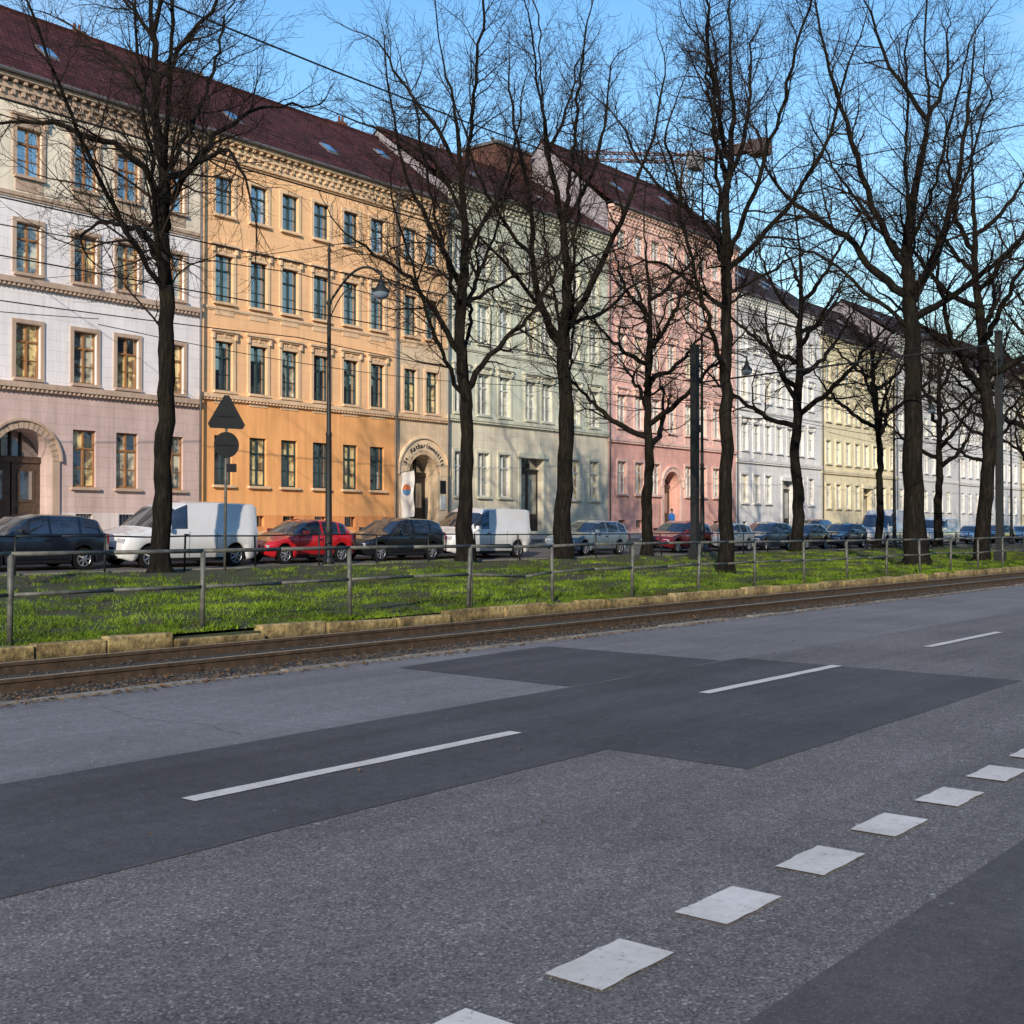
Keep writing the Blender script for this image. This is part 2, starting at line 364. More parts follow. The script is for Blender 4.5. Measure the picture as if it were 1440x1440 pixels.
X=np.concatenate([X,X2]);Y=np.concatenate([Y,Y2]);H=np.concatenate([H1,H2]); nb=len(X)
Zb=np.interp(Y,PY,PZ)-.015+np.where((Y>14.3)&(Y<28.2),und(X,Y),0)
A=rng.random(nb)*6.283; Wd=.006+.006*rng.random(nb)+X*.00012
lean=.7*H; LA=rng.random(nb)*6.283
v=np.zeros((nb,3,3)); v[:,0]=np.stack([X-np.cos(A)*Wd,Y-np.sin(A)*Wd,Zb],1); v[:,1]=np.stack([X+np.cos(A)*Wd,Y+np.sin(A)*Wd,Zb],1)
v[:,2]=np.stack([X+np.cos(LA)*lean,Y+np.sin(LA)*lean,Zb+H],1)
def tri_mesh(name,verts,faces,mats,nper,midx=None):
    me=bpy.data.meshes.new(name); me.vertices.add(len(verts)); me.vertices.foreach_set('co',verts.astype(np.float32).ravel())
    nf=len(faces); me.loops.add(nf*nper); me.loops.foreach_set('vertex_index',faces.astype(np.int32).ravel())
    me.polygons.add(nf); me.polygons.foreach_set('loop_start',np.arange(0,nf*nper,nper,dtype=np.int32))
    for m in mats: me.materials.append(m)
    if midx is not None: me.polygons.foreach_set('material_index',midx.astype(np.int32))
    me.update(calc_edges=True); return me
me=tri_mesh('grass_blades',v.reshape(-1,3),np.arange(nb*3).reshape(-1,3),[M['blade']],3)
o=bpy.data.objects.new('grass',me); COL.objects.link(o); o.parent=med
strip('side_street',28.75,39.98,M['street'],0.0)
b=MB(); b.box(-60,320,28.6,28.75,.2,.5,M['concrete']); b.obj('kerb')
b=MB(); b.box(-60,320,39.9,40.05,.7,1.075,M['concrete']); b.obj('kerb')
strip('pavement',40.05,45.2,M['paving'],0.004)
strip('pavement',OPY,-4.1,M['paving'],0.004)

# ------------------------------------------------------------------ buildings
def building(name,x0,x1,eave,ridge,cols,rows,zones,frame,trim,glass,ww=1.0,base=1.3,Y=45.,rot=0.,
             courses=(),roofm=None,doors=(),gable=None,skip=(),arch=None,skylights=2,basement=True,rowstyle=None,cornice=None,depth=11.,board=None,simple_=False):
    W=x1-x0-.02
    e=empty(name,(x0+.01,Y,0) if rot==0 else (x1,Y,0),(0,0,rot))
    cols=[c-x0 for c in cols]
    ops=[]
    for ri,(za,zb) in enumerate(rows):
        for ci,c in enumerate(cols):
            if (ri,ci) in skip: continue
            ops.append((c-ww/2,c+ww/2,za,zb,'w',ri))
    if basement:
        for ci,c in enumerate(cols):
            if (0,ci) in skip or random.random()<.2: continue
            ops.append((c-.38,c+.38,base+.45,base+.95,'b',-1))
    for (a,bb,zt,mat) in doors: ops.append((a-x0,bb-x0,base-.05,zt,mat,-2))
    if arch: 
        ac,ar,az,adoor=arch; ac-=x0; ops.append((ac-ar,ac+ar,base-.05,az+ar,'a',-3))
    bx=sorted(set([0,W]+[round(o[0],3) for o in ops]+[round(o[1],3) for o in ops]))
    bz=sorted(set([base-.4,eave]+[z for z,_ in zones if z<eave]+[round(o[2],3) for o in ops]+[round(o[3],3) for o in ops]))
    def zm(z):
        for zt,m in zones:
            if z<zt: return m
        return zones[-1][1]
    b=MB()
    for i in range(len(bx)-1):
        for j in range(len(bz)-1):
            cx=(bx[i]+bx[i+1])/2; cz=(bz[j]+bz[j+1])/2
            if any(o[0]<cx<o[1] and o[2]<cz<o[3] for o in ops): continue
            b.poly([(bx[i],0,bz[j]),(bx[i+1],0,bz[j]),(bx[i+1],0,bz[j+1]),(bx[i],0,bz[j+1])],zm(cz))
    D=.24
    for (a,c,za,zb,t,ri) in ops:
        m=zm((za+zb)/2); dd=D if t in('w','b') else .55
        if t=='a':
            dd=1.2; n=14; azl=arch[2]
            pts=[(ac+ar*math.cos(math.pi*k/n),azl+ar*math.sin(math.pi*k/n)) for k in range(n+1)]
            for side in(0,1):
                cxn=c if side==0 else a
                pp=pts[:n//2+1] if side==0 else pts[n//2:]
                for k in range(len(pp)-1): b.poly([(cxn,0,azl+ar),(pp[k][0],0,pp[k][1]),(pp[k+1][0],0,pp[k+1][1])],m)
            for k in range(n): b.poly([(pts[k][0],0,pts[k][1]),(pts[k+1][0],0,pts[k+1][1]),(pts[k+1][0],dd,pts[k+1][1]),(pts[k][0],dd,pts[k][1])],m)
            b.poly([(a,0,za),(a,dd,za),(a,dd,azl),(a,0,azl)],m); b.poly([(c,0,za),(c,0,azl),(c,dd,azl),(c,dd,za)],m)
            continue
        b.poly([(a,0,za),(a,dd,za),(a,dd,zb),(a,0,zb)],m); b.poly([(c,0,za),(c,0,zb),(c,dd,zb),(c,dd,za)],m)
        b.poly([(a,0,zb),(a,dd,zb),(c,dd,zb),(c,0,zb)],m); b.poly([(a,0,za),(c,0,za),(c,dd,za),(a,dd,za)],m)
    gm=gable or M['gable']; rd=depth/2
    for xx in(0,W):
        b.poly([(xx,0,base-.4),(xx,depth,base-.4),(xx,depth,eave),(xx,rd,ridge-.05),(xx,0,eave)],gm)
    b.poly([(0,depth,base-.4),(W,depth,base-.4),(W,depth,eave),(0,depth,eave)],gm)
    b.obj('walls',e)
    fb=MB(); gb=MB()
    for (a,c,za,zb,t,ri) in ops:
        if t=='w':
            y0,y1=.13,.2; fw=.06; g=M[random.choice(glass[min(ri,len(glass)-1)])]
            fb.box(a,a+fw,y0,y1,za,zb,frame); fb.box(c-fw,c,y0,y1,za,zb,frame)
            fb.box(a+fw,c-fw,y0,y1,zb-fw,zb,frame); fb.box(a+fw,c-fw,y0,y1,za,za+fw*1.3,frame)
            mx=(a+c)/2; tz=za+(zb-za)*.68
            fb.box(mx-.04,mx+.04,y0-.015,y1,za+fw*1.3,zb-fw,frame)
            fb.box(a+fw,mx-.04,y0-.02,y1,tz-.035,tz+.035,frame); fb.box(mx+.04,c-fw,y0-.02,y1,tz-.035,tz+.035,frame)
            for (p,q) in((a+fw,mx-.04),(mx+.04,c-fw)):
                if not simple_: fb.box(p,q,y0+.015,y1,za+(tz-za)*.5-.015,za+(tz-za)*.5+.015,frame)
                for (r,s) in((za+.06,tz-.035),(tz+.035,zb-.06)):
                    t1=random.uniform(-.008,.008); t2=random.uniform(-.008,.008)
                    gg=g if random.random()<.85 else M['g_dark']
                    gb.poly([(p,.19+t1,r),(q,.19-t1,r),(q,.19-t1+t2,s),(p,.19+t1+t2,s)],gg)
        elif t=='b':
            gb.poly([(a,.2,za),(c,.2,za),(c,.2,zb),(a,.2,zb)],M['g_dark']); 
            for k in range(1,5): fb.box(a+(c-a)*k/5-.012,a+(c-a)*k/5+.012,.1,.13,za,zb,M['dark_metal'])
        elif t=='a':
            dd=1.0; gb.poly([(a,dd,za),(c,dd,za),(c,dd,zb),(a,dd,zb)],M['g_dark'])
            dm=arch[3]; hz=arch[2]
            fb.box(a,ac-.04,dd-.12,dd-.03,base+.05,hz-.05,dm); fb.box(ac+.04,c,dd-.12,dd-.03,base+.05,hz-.05,dm); fb.box(a,c,dd-.2,dd-.02,hz-.05,hz+.2,dm)
            for s in(-1,1):
                q=ac+s*ar*.5
                for (r1,r2) in((.35,1.2),(1.4,hz-base-.3)): 
                    fb.box(q-ar*.3,q+ar*.3,dd-.15,dd-.12,base+r1,base+r2,dm)
                    gb.poly([(q-ar*.2,dd-.154,base+r1+.12),(q+ar*.2,dd-.154,base+r1+.12),(q+ar*.2,dd-.154,base+r2-.1),(q-ar*.2,dd-.154,base+r2-.1)],M['g_dark'] if r1>1 else dm)
            for k in(-.35,0,.35): fb.box(ac+k*ar-.025,ac+k*ar+.025,dd-.12,dd-.03,hz+.2,hz+ar*.93,dm)
        else:
            dm=t; dd=.5; mx=(a+c)/2
            tr_=zb-.75
            fb.box(a,mx-.02,dd-.1,dd,za,tr_,dm); fb.box(mx+.02,c,dd-.1,dd,za,tr_,dm); fb.box(a,c,dd-.16,dd,tr_,tr_+.12,dm)
            gb.poly([(a,dd-.02,tr_+.12),(c,dd-.02,tr_+.12),(c,dd-.02,zb),(a,dd-.02,zb)],M['g_dark']); gb.poly([(mx-.02,dd-.01,za),(mx+.02,dd-.01,za),(mx+.02,dd-.01,tr_),(mx-.02,dd-.01,tr_)],M['g_dark'])
            for s in(-1,1):
                q=mx+s*(c-a)*.25; hw=(c-a)*.17
                gb.poly([(q-hw,dd-.104,za+1.3),(q+hw,dd-.104,za+1.3),(q+hw,dd-.104,tr_-.2),(q-hw,dd-.104,tr_-.2)],M['g_dark'])
                fb.box(q-hw,q+hw,dd-.13,dd-.1,za+.3,za+1.1,dm)
    fb.obj('window_frames',e); gb.obj('window_glass',e)
    t_=MB(); I=.03
    for (a,c,za,zb,t,ri) in ops:
        if t=='b' : continue
        if t=='w':
            rs=(rowstyle or [1]*9)[ri]
            t_.box(a-.12,c+.12,-.16,I,za-.12,za-.002,trim)
            if rs>=1:
                t_.box(a-.16,a-.002,-.06,I,za,zb,trim); t_.box(c+.002,c+.16,-.06,I,za,zb,trim); t_.box(a-.16,c+.16,-.065,I,zb+.002,zb+.16,trim)
            if rs>=2:
                t_.box(a-.2,c+.2,-.035,I,zb+.162,zb+.42,trim)
                t_.box(a-.28,c+.28,-.2,I,zb+.422,zb+.52,trim); t_.box(a-.24,c+.24,-.13,I,zb+.35,zb+.42,trim)
                for q in(a-.2,c+.08): t_.box(q,q+.12,-.16,-.0355,zb+.1,zb+.348,trim)
                mx=(a+c)/2
                for k in range(-3,4): 
                    s=.05 if k else .09
                    t_.box(mx+k*.11-s*.5,mx+k*.11+s*.5,-.07 if k else -.1,-.036,zb+.26-s-abs(k)*.012,zb+.26+s-abs(k)*.012,trim)
            if rs>=3:
                t_.poly([(a-.28,-.19,zb+.522),(c+.28,-.19,zb+.522),((a+c)/2,-.19,zb+.85)],trim)
                t_.poly([(a-.28,-.19,zb+.522),((a+c)/2,-.19,zb+.85),((a+c)/2,0,zb+.85),(a-.28,0,zb+.522)],trim)
                t_.poly([(c+.28,-.19,zb+.522),(c+.28,0,zb+.522),((a+c)/2,0,zb+.85),((a+c)/2,-.19,zb+.85)],trim)
            if rs>=2 and ri>0: t_.box(a-.05,c+.05,-.03,I,za-.6,za-.2,trim)
        elif t=='a':
            n=20
            rr0=[(ar+.003,ar+.3,0),(ar+.302,ar+.4,-.16)] if not board else [(ar+.003,ar+.22,0),(ar+.222,ar+.86,-.11),(ar+.862,ar+.96,-.2)]
            for k in range(n):
                for (r0,r1,pr) in rr0:
                    g_=.006 if pr==0 else 0
                    a0=math.pi*k/n+g_; a1=math.pi*(k+1)/n-g_
                    if pr==0: pr=-.07 if k%2 else -.09
                    mt=board if (board and r0>ar+.2) else trim
                    P_=[(ac+r*math.cos(q),y,azl+r*math.sin(q)) for y in(pr,I) for r,q in((r0,a0),(r1,a0),(r1,a1),(r0,a1))]
                    for f in((0,1,2,3),(1,5,6,2),(3,7,4,0)): t_.poly([P_[i] for i in f],mt)
            wd_=.3 if not board else .8
            t_.box(ac-ar-wd_,ac-ar-.003,-.09,I,base-.1,azl-.002,trim if not board else board); t_.box(ac+ar+.003,ac+ar+wd_,-.09,I,base-.1,azl-.002,trim if not board else board)
        elif ri==-2:
            t_.box(a-.22,a-.002,-.08,I,base-.1,zb,trim); t_.box(c+.002,c+.22,-.08,I,base-.1,zb,trim); t_.box(a-.3,c+.3,-.2,I,zb+.002,zb+.3,trim)
    for (z,h,pr) in courses:
        t_.box(0,W,-pr,I,z,z+h,trim); t_.box(0,W,-pr*.55,I,z-h*.6,z-.002,trim)
        if pr>.15 and not simple_:
            x=.1
            while x<W-.15: t_.box(x,x+.08,-pr*.85,-pr*.55-.002,z-h*.55,z-.004,trim); x+=.2
    ct=cornice or trim
    t_.box(-.0,W,-.22,I,eave-.55,eave-.32,ct); t_.box(0,W,-.45,I,eave-.18,eave-.002,ct); t_.box(0,W,-.1,I,eave-.95,eave-.56,ct)
    x=.15
    while x<W-.2 and not simple_: t_.box(x,x+.14,-.4,I,eave-.318,eave-.182,ct); t_.box(x,x+.14,-.2,-.102,eave-.75,eave-.552,ct); x+=.42
    t_.box(0,W,-.07,I,base-.3,base+.22,trim)
    t_.obj('trim',e)
    rm=roofm or M['roof_red']; r_=MB()
    for sgn in(0,1):
        yo=-.5 if sgn==0 else depth+.3; z0=eave+.02
        A0=(0,yo,z0);B0=(W,yo,z0);C0=(W,rd,ridge);D0=(0,rd,ridge)
        r_.poly([A0,B0,C0,D0],rm); L=[(p[0],p[1],p[2]+.14) for p in(A0,B0,C0,D0)]; r_.poly(L,rm); r_.poly([A0,B0,L[1],L[0]],rm); r_.poly([A0,D0,L[3],L[0]],rm); r_.poly([B0,C0,L[2],L[1]],rm)
    sl=(ridge-eave)/(rd+.5)
    def onr(x,t,off=.0): return (x,-.5+t-off*sl*.5,eave+.16+t*sl+off)
    for k in range(skylights):
        x=W*(k+.5)/skylights+random.uniform(-1,1); t=random.choice([1.6,2.2,3.2]); 
        p=[onr(x-.3,t,.08),onr(x+.3,t,.08),onr(x+.3,t+.7,.08),onr(x-.3,t+.7,.08)]; q=[onr(x-.36,t-.06,.0),onr(x+.36,t-.06,.0),onr(x+.36,t+.76,.0),onr(x-.36,t+.76,.0)]
        r_.poly(p,M['g_sky'])
        for i in range(4): r_.poly([q[i],q[(i+1)%4],p[(i+1)%4],p[i]],M['zinc'])
    r_.tube((0,-.56,eave+.04),(W,-.56,eave+.04),.085,.085,M['zinc'],8)
    if not simple_:
        for hh in(.25,.38): r_.tube(onr(0,.7,hh),onr(W,.7,hh),.012,.012,M['dark_metal'],4)
        x=.3
        while x<W: r_.tube(onr(x,.7,0),onr(x,.7,.4),.012,.012,M['dark_metal'],4,False); x+=.9
        ax_=random.uniform(2,W-1); r_.tube((ax_,rd,ridge),(ax_,rd,ridge+1.6),.018,.018,M['dark_metal'],5)
        for k in range(4): r_.tube((ax_-.3,rd,ridge+1.1+k*.13),(ax_+.3,rd,ridge+1.1+k*.13),.01,.01,M['dark_metal'],4)
    for k in range(max(1,int(W/9))):
        x=random.uniform(1,W-1.5); z=ridge+random.uniform(.2,.5); wq=random.uniform(.5,1.); r_.box(x,x+wq,rd+.1,rd+.6,ridge-.6,z,M['brick'])
        for q in(.15,.4): r_.tube((x+q,rd+.3,z),(x+q,rd+.3,z+.32),.08,.07,M['brick'],8)
    r_.box(-.02,W+.02,rd-.12,rd+.12,ridge+.06,ridge+.22,rm)
    r_.obj('roof',e)
    d=MB(); d.path([(W-.12,-.5,eave-.05),(W-.12,-.28,eave-.6),(W-.12,-.26,base+.2)],.05,M['zinc'],8); d.obj('downpipe',e,True)
    return e
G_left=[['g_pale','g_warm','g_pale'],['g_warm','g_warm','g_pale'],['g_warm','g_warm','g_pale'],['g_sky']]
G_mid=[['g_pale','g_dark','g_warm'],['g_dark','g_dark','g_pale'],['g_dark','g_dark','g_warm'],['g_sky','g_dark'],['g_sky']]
tan=plaster('trim_tan',(.52,.38,.29)); beige=plaster('trim_beige',(.82,.57,.36)); grn=plaster('trim_sage',(.68,.66,.52)); pk=plaster('trim_pink',(.86,.58,.49)); wh=plaster('trim_white',(.82,.79,.75)); yl=plaster('trim_cream',(.82,.72,.50))
w_up=plaster('wall_white',(.85,.80,.80),True,.12); w_lo=plaster('wall_mauve',(.64,.48,.44),True); w_top=plaster('wall_cream_top',(.83,.73,.59)); w_pl=plaster('plinth_light',(.72,.62,.59))
o_lo=plaster('wall_orange',(.95,.46,.18),False,.18); o_up=plaster('wall_orange_upper',(.94,.56,.30),True,.12); o_pl=plaster('plinth_orange',(.82,.34,.13))
t_w=plaster('wall_tan',(.84,.63,.42),True); t_up=plaster('wall_tan_upper',(.88,.55,.31)); t_b=plaster('portal_board',(.86,.64,.42),False,.1)
g_up=plaster('wall_sage',(.66,.67,.53),False,.18); g_lo=plaster('wall_sand',(.82,.73,.56),True)
p_up=plaster('wall_pink',(.92,.56,.48),True,.15); p_lo=plaster('wall_pink_lower',(.86,.47,.39),True)
w2=plaster('wall_white2',(.84,.81,.78),True,.15); y2=plaster('wall_yellow',(.87,.75,.49),False,.15); g2=plaster('wall_grey',(.72,.70,.67))

building('white_apartment_building',11,33.2,19.4,24.3,[13.4,15.7,18.1,20.3,22.6,25.0,27.5,29.5,31.8],[(3.35,5.7),(7.6,9.75),(11.75,13.75),(15.6,17.5)],
   [(2.3,w_pl),(7.25,w_lo),(14.9,w_up),(99,w_top)],M['f_brown'],tan,G_left,ww=1.05,courses=[(7.2,.22,.22),(11.3,.22,.2),(14.75,.15,.1)],rowstyle=[0,1,1,2],arch=(24.8,1.25,4.35,M['door_wood']),skip=((0,5),(0,4)))
building('orange_apartment_building',33.2,45.6,19.5,24.3,[34.5,36.5,38.4,40.4,42.4,44.3],[(3.65,5.9),(7.95,10.2),(12.0,14.15),(16.0,17.75)],
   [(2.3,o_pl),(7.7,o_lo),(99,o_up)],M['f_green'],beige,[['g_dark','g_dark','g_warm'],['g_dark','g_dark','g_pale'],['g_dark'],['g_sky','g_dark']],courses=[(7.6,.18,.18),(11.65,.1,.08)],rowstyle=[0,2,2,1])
tb=building('tan_gateway_building',45.6,49.7,19.6,24.35,[46.75,48.45],[(3.65,5.9),(7.95,10.2),(12.0,14.15),(16.0,17.75)],
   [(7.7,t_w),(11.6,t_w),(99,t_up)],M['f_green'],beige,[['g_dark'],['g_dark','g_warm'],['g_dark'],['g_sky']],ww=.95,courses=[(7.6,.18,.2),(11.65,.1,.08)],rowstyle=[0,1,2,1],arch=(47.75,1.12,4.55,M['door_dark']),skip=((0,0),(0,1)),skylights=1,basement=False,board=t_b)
gb_=building('green_apartment_building',49.7,65.4,20.8,25.0,[50.8,52.8,54.7,57.2,58.8,61.7,63.8],[(3.5,6.0),(8.2,10.5),(12.3,14.5),(16.1,18.1)],
   [(7.8,g_lo),(99,g_up)],M['f_white'],grn,G_mid,courses=[(7.8,.2,.2),(11.8,.12,.1)],rowstyle=[1,2,3,1],doors=[(56.2,58.4,5.9,M['door_dark'])],skip=((0,3),(0,4)))
building('pink_apartment_building',65.4,82.6,23.0,28.2,[67,69.1,71.2,73.3,75.6,77.6,79.6,81.4],[(4.0,6.15),(8.4,10.6),(12.5,14.7),(16.6,18.7),(20.2,21.6)],
   [(7.6,p_lo),(99,p_up)],M['f_white'],pk,G_mid+[['g_sky']],courses=[(7.5,.2,.2),(11.6,.2,.1),(19.4,.2,.2)],rowstyle=[1,2,3,2,1],arch=(73.3,1.1,4.6,M['door_wood']),skip=((0,3),))
building('white_stucco_building',82.6,97.8,19.8,24.2,[84+1.95*i for i in range(7)],[(3.7,5.9),(7.8,9.9),(11.7,13.7),(15.5,17.4)],
   [(99,w2)],M['f_white'],wh,G_mid,courses=[(6.9,.2,.2),(10.9,.12,.1)],rowstyle=[1,2,2,1],doors=[(90.4,92.4,5.6,M['door_dark'])],skip=((0,3),(0,4)),roofm=M['roof_dark'],skylights=6)
building('yellow_apartment_building',97.8,114.5,18.4,23,[99.2+2.05*i for i in range(8)],[(3.5,5.6),(7.4,9.4),(11.1,13),(14.6,16.4)],
   [(99,y2)],M['f_white'],yl,G_mid,courses=[(6.6,.2,.2)],rowstyle=[1,1,1,1],doors=[(106.6,108.5,5.4,M['door_wood'])],skip=((0,4),),roofm=M['roof_dark'],skylights=5)
building('grey_apartment_building',114.5,132,20.5,24.5,[116+2.2*i for i in range(7)],[(3.5,5.6),(7.4,9.4),(11.1,13),(14.6,16.4),(17.6,19.2)],
   [(99,g2)],M['f_white'],wh,G_mid,courses=[(6.6,.15,.1)],rowstyle=[0,0,0,0,0],roofm=M['roof_dark'])
xx=132
for i,(nm,wm,tm) in enumerate([('white_apartment_building',w2,wh),('cream_apartment_building',y2,yl),('grey_apartment_building',g2,wh),('pink_apartment_building',p_up,pk),('cream_apartment_building',y2,yl)]):
    L=22; building(nm,xx,xx+L,19.5+(i*37%5)*.5,24.5,[xx+1.6+2.35*k for k in range(9)],[(3.5,5.6),(7.4,9.4),(11.1,13),(14.6,16.6)],[(99,wm)],M['f_white'],tm,G_mid,courses=[(6.6,.2,.2)],rowstyle=[0,1,1,0],basement=False,skylights=2,roofm=M['roof_dark']); xx+=L
xx=-120; 
for i,(nm,wm) in enumerate([('yellow_apartment_building',y2),('cream_apartment_building',w_top),('white_apartment_building',w2),('orange_apartment_building',o_up)]*3):
    L=28; building(nm,xx,xx+L,19.6,23.6,[xx+2+2.7*k for k in range(10)],[(1.8,4.2),(5.8,8),(9.6,11.8),(13.2,15.4),(16.6,18.4)],[(99,wm)],M['f_white'],yl,[['g_dark','g_pale']],ww=1.2,base=.12,Y=OPY,rot=math.pi,courses=[(5,.2,.2)],rowstyle=[0]*5,basement=False,skylights=0,simple_=True); xx+=L

b=MB(); b.box(61.2,64.9,51.,54.,23.,27.2,M['brick']); b.box(61.05,65.05,50.85,54.15,27.202,27.4,M['zinc']); 
for k in range(3): b.tube((62+k,52,27.4),(62+k,52,28),.12,.12,M['zinc'],8)
o=b.obj('rooftop_brick_tower',gb_); o.matrix_parent_inverse=Matrix.Translation(-Vector(gb_.location))
txt='St. Katharinenstift'
R=1.12+.36; cx=47.75; cz=4.55; span=math.radians(140)
for i,ch in enumerate(txt):
    if ch==' ': continue
    ang=math.pi/2+span/2-span*(i+.5)/len(txt)
    cu=bpy.data.curves.new('letter','FONT'); cu.body=ch; cu.size=.38; cu.align_x='CENTER'; cu.extrude=.012; cu.offset=.004
    cu.materials.append(M['door_dark'])
    ob=bpy.data.objects.new('letter_%d'%i,cu); COL.objects.link(ob); ob.parent=tb
    ob.location=(cx-45.61+R*math.cos(ang),-.125,cz+R*math.sin(ang))
    ob.rotation_euler=(Matrix.Rotation(-(ang-math.pi/2),3,'Y')@Matrix.Rotation(math.pi/2,3,'X')).to_euler()

# ------------------------------------------------------------------ trees
def rings(batch,sides):
    P_=np.array([p for p,_ in batch]); Rr=np.array([r for _,r in batch]); B,n,_=P_.shape
    T=np.zeros_like(P_); T[:,1:-1]=P_[:,2:]-P_[:,:-2]; T[:,0]=P_[:,1]-P_[:,0]; T[:,-1]=P_[:,-1]-P_[:,-2]
    T/=np.linalg.norm(T,axis=2,keepdims=True)+1e-9
    ref=np.tile(np.array([.31,.17,.05]),(B,1)); ref=ref+np.cross(T.mean(1),np.array([0.3,.5,.8])) 
    a=np.cross(T,ref[:,None,:]); a/=np.linalg.norm(a,axis=2,keepdims=True)+1e-9; bb=np.cross(T,a)
    th=np.arange(sides)*2*np.pi/sides
    lump=1+ (rng.normal(0,.05,(B,n,sides)) if sides>6 else 0)
    V=P_[:,:,None,:]+(Rr[:,:,None]*lump)[...,None]*(a[:,:,None,:]*np.cos(th)[None,None,:,None]+bb[:,:,None,:]*np.sin(th)[None,None,:,None])
    ids=np.arange(B*n*sides).reshape(B,n,sides); nxt=np.roll(ids,-1,axis=2)
    F=np.stack([ids[:,:-1],nxt[:,:-1],nxt[:,1:],ids[:,1:]],-1).reshape(-1,4)
    return V.reshape(-1,3),F
def tree_mesh(name,trunk,limbs,seed,dens=1.,droop=.25):
    r=np.random.default_rng(seed); batches={}
    def add(p,rd,s): batches.setdefault((len(p),s),[]).append((p,rd))
    def smooth(pts,rad,k=4,jit=.035):
        pts=np.array(pts,float); rad=np.array(rad,float); n=len(pts); t=np.arange(n); tt=np.linspace(0,n-1,(n-1)*k+1)
        out=np.zeros((len(tt),3))
        for i,u in enumerate(tt):
            j=min(int(u),n-2); f=u-j; p0=pts[max(j-1,0)];p1=pts[j];p2=pts[j+1];p3=pts[min(j+2,n-1)]
            out[i]=.5*((2*p1)+(-p0+p2)*f+(2*p0-5*p1+4*p2-p3)*f*f+(-p0+3*p1-3*p2+p3)*f**3)
        rr=np.interp(tt,t,rad); out[1:]+=r.normal(0,jit,(len(tt)-1,3)); return out,rr
    spec={1:dict(n=7,s=5),2:dict(n=5,s=3),3:dict(n=3,s=3)}
    def side(p,rd,lvl,t0,spacing,Lf,rmul):
        seg=np.linalg.norm(np.diff(p,axis=0),axis=1); cum=np.concatenate([[0],np.cumsum(seg)]); tot=cum[-1]
        ds=tot*t0+r.random()*spacing
        while ds<tot*.99:
            j=max(min(np.searchsorted(cum,ds)-1,len(seg)-1),0); f=(ds-cum[j])/(seg[j]+1e-9); q=p[j]*(1-f)+p[j+1]*f; rr=rd[j]*(1-f)+rd[j+1]*f
            T=(p[j+1]-p[j])/(seg[j]+1e-9); rv=r.normal(0,1,3); rv-=T*rv.dot(T); rv/=math.sqrt(rv.dot(rv))+1e-9
            a=r.uniform(.5,1.1); d=T*math.cos(a)+rv*math.sin(a)
            L=Lf*(.45+.95*r.random())*(1-.45*ds/tot)
            grow(q,d,L,min(rr*rmul,.016*L+.008),lvl); ds+=spacing*(.5+r.random())
        if lvl<=3: grow(p[-1],(p[-1]-p[-2]),Lf*.8,rd[-1],lvl)
    def grow(q,d,L,r0,lvl):
        sp=spec[lvl]; n=sp['n']; d=d/(math.sqrt(d.dot(d))+1e-9); st=L/(n-1); k={1:.16,2:.2,3:.14}[lvl]
        dz=r.uniform(-droop,droop*.8) if lvl<3 else r.uniform(-.15,.2)
        J=r.normal(0,k,(n-1,3)); P_=np.empty((n,3)); P_[0]=q
        for i in range(n-1):
            d=d+J[i]; d[2]+=dz*(.35 if i<n//2 else 1.)*.6+(.12 if i>=n//2 else 0); d=d/math.sqrt(d.dot(d)); P_[i+1]=P_[i]+d*st
        rd=np.linspace(r0,max(r0*.28,.0052),n); add(P_,rd,sp['s'])
        if lvl==1: side(P_,rd,2,.1,.27/dens,1.2*min(1.2,.5+L*.18),.6)
        elif lvl==2: side(P_,rd,3,.1,.145/dens,.55,.6)
    p,rd=smooth([t[0] for t in trunk],[t[1] for t in trunk],5,.028); 
    rd=rd.copy(); rd[0]*=1.6; rd[1]*=1.22; rd[2]*=1.08; add(p,rd*(1+r.normal(0,.035,len(rd))),16)
    hi=[i for i in range(len(p)) if p[i][2]>5.]
    if len(hi)>3: side(p[hi[0]:],rd[hi[0]:],1,.2,.42/dens,2.7,.3)
    for l in limbs:
        p,rd=smooth([t[0] for t in l],[t[1] for t in l],4,.045); add(p,rd*(1+r.normal(0,.04,len(rd))),8); side(p,rd,1,.18,.36/dens,2.6,.5)
    VV=[];FF=[];MI=[];off=0
    for (n,s),bt in batches.items():
        V,F=rings(bt,s); VV.append(V); FF.append(F+off); off+=len(V); MI.append(np.full(len(F),0 if s>=8 else 1))
    me=tri_mesh(name,np.concatenate(VV),np.concatenate(FF),[M['bark'],M['twig']],4,np.concatenate(MI))
    me.polygons.foreach_set('use_smooth',[True]*len(me.polygons)); return me
RV=Vector((.6303,-.7764,0)); DV=Vector((.7764,.6303,0))
def sk(base,ppm,pts,r0,r1,depth=0.):
    out=[]; n=len(pts)
    for i,(x,y) in enumerate(pts):
        u=(x-base[0])/ppm; z=(base[1]-y)/ppm; w=depth*i/(n-1)
        v=RV*u+DV*w; out.append(((v.x,v.y,z),r0+(r1-r0)*i/(n-1)))
    return out
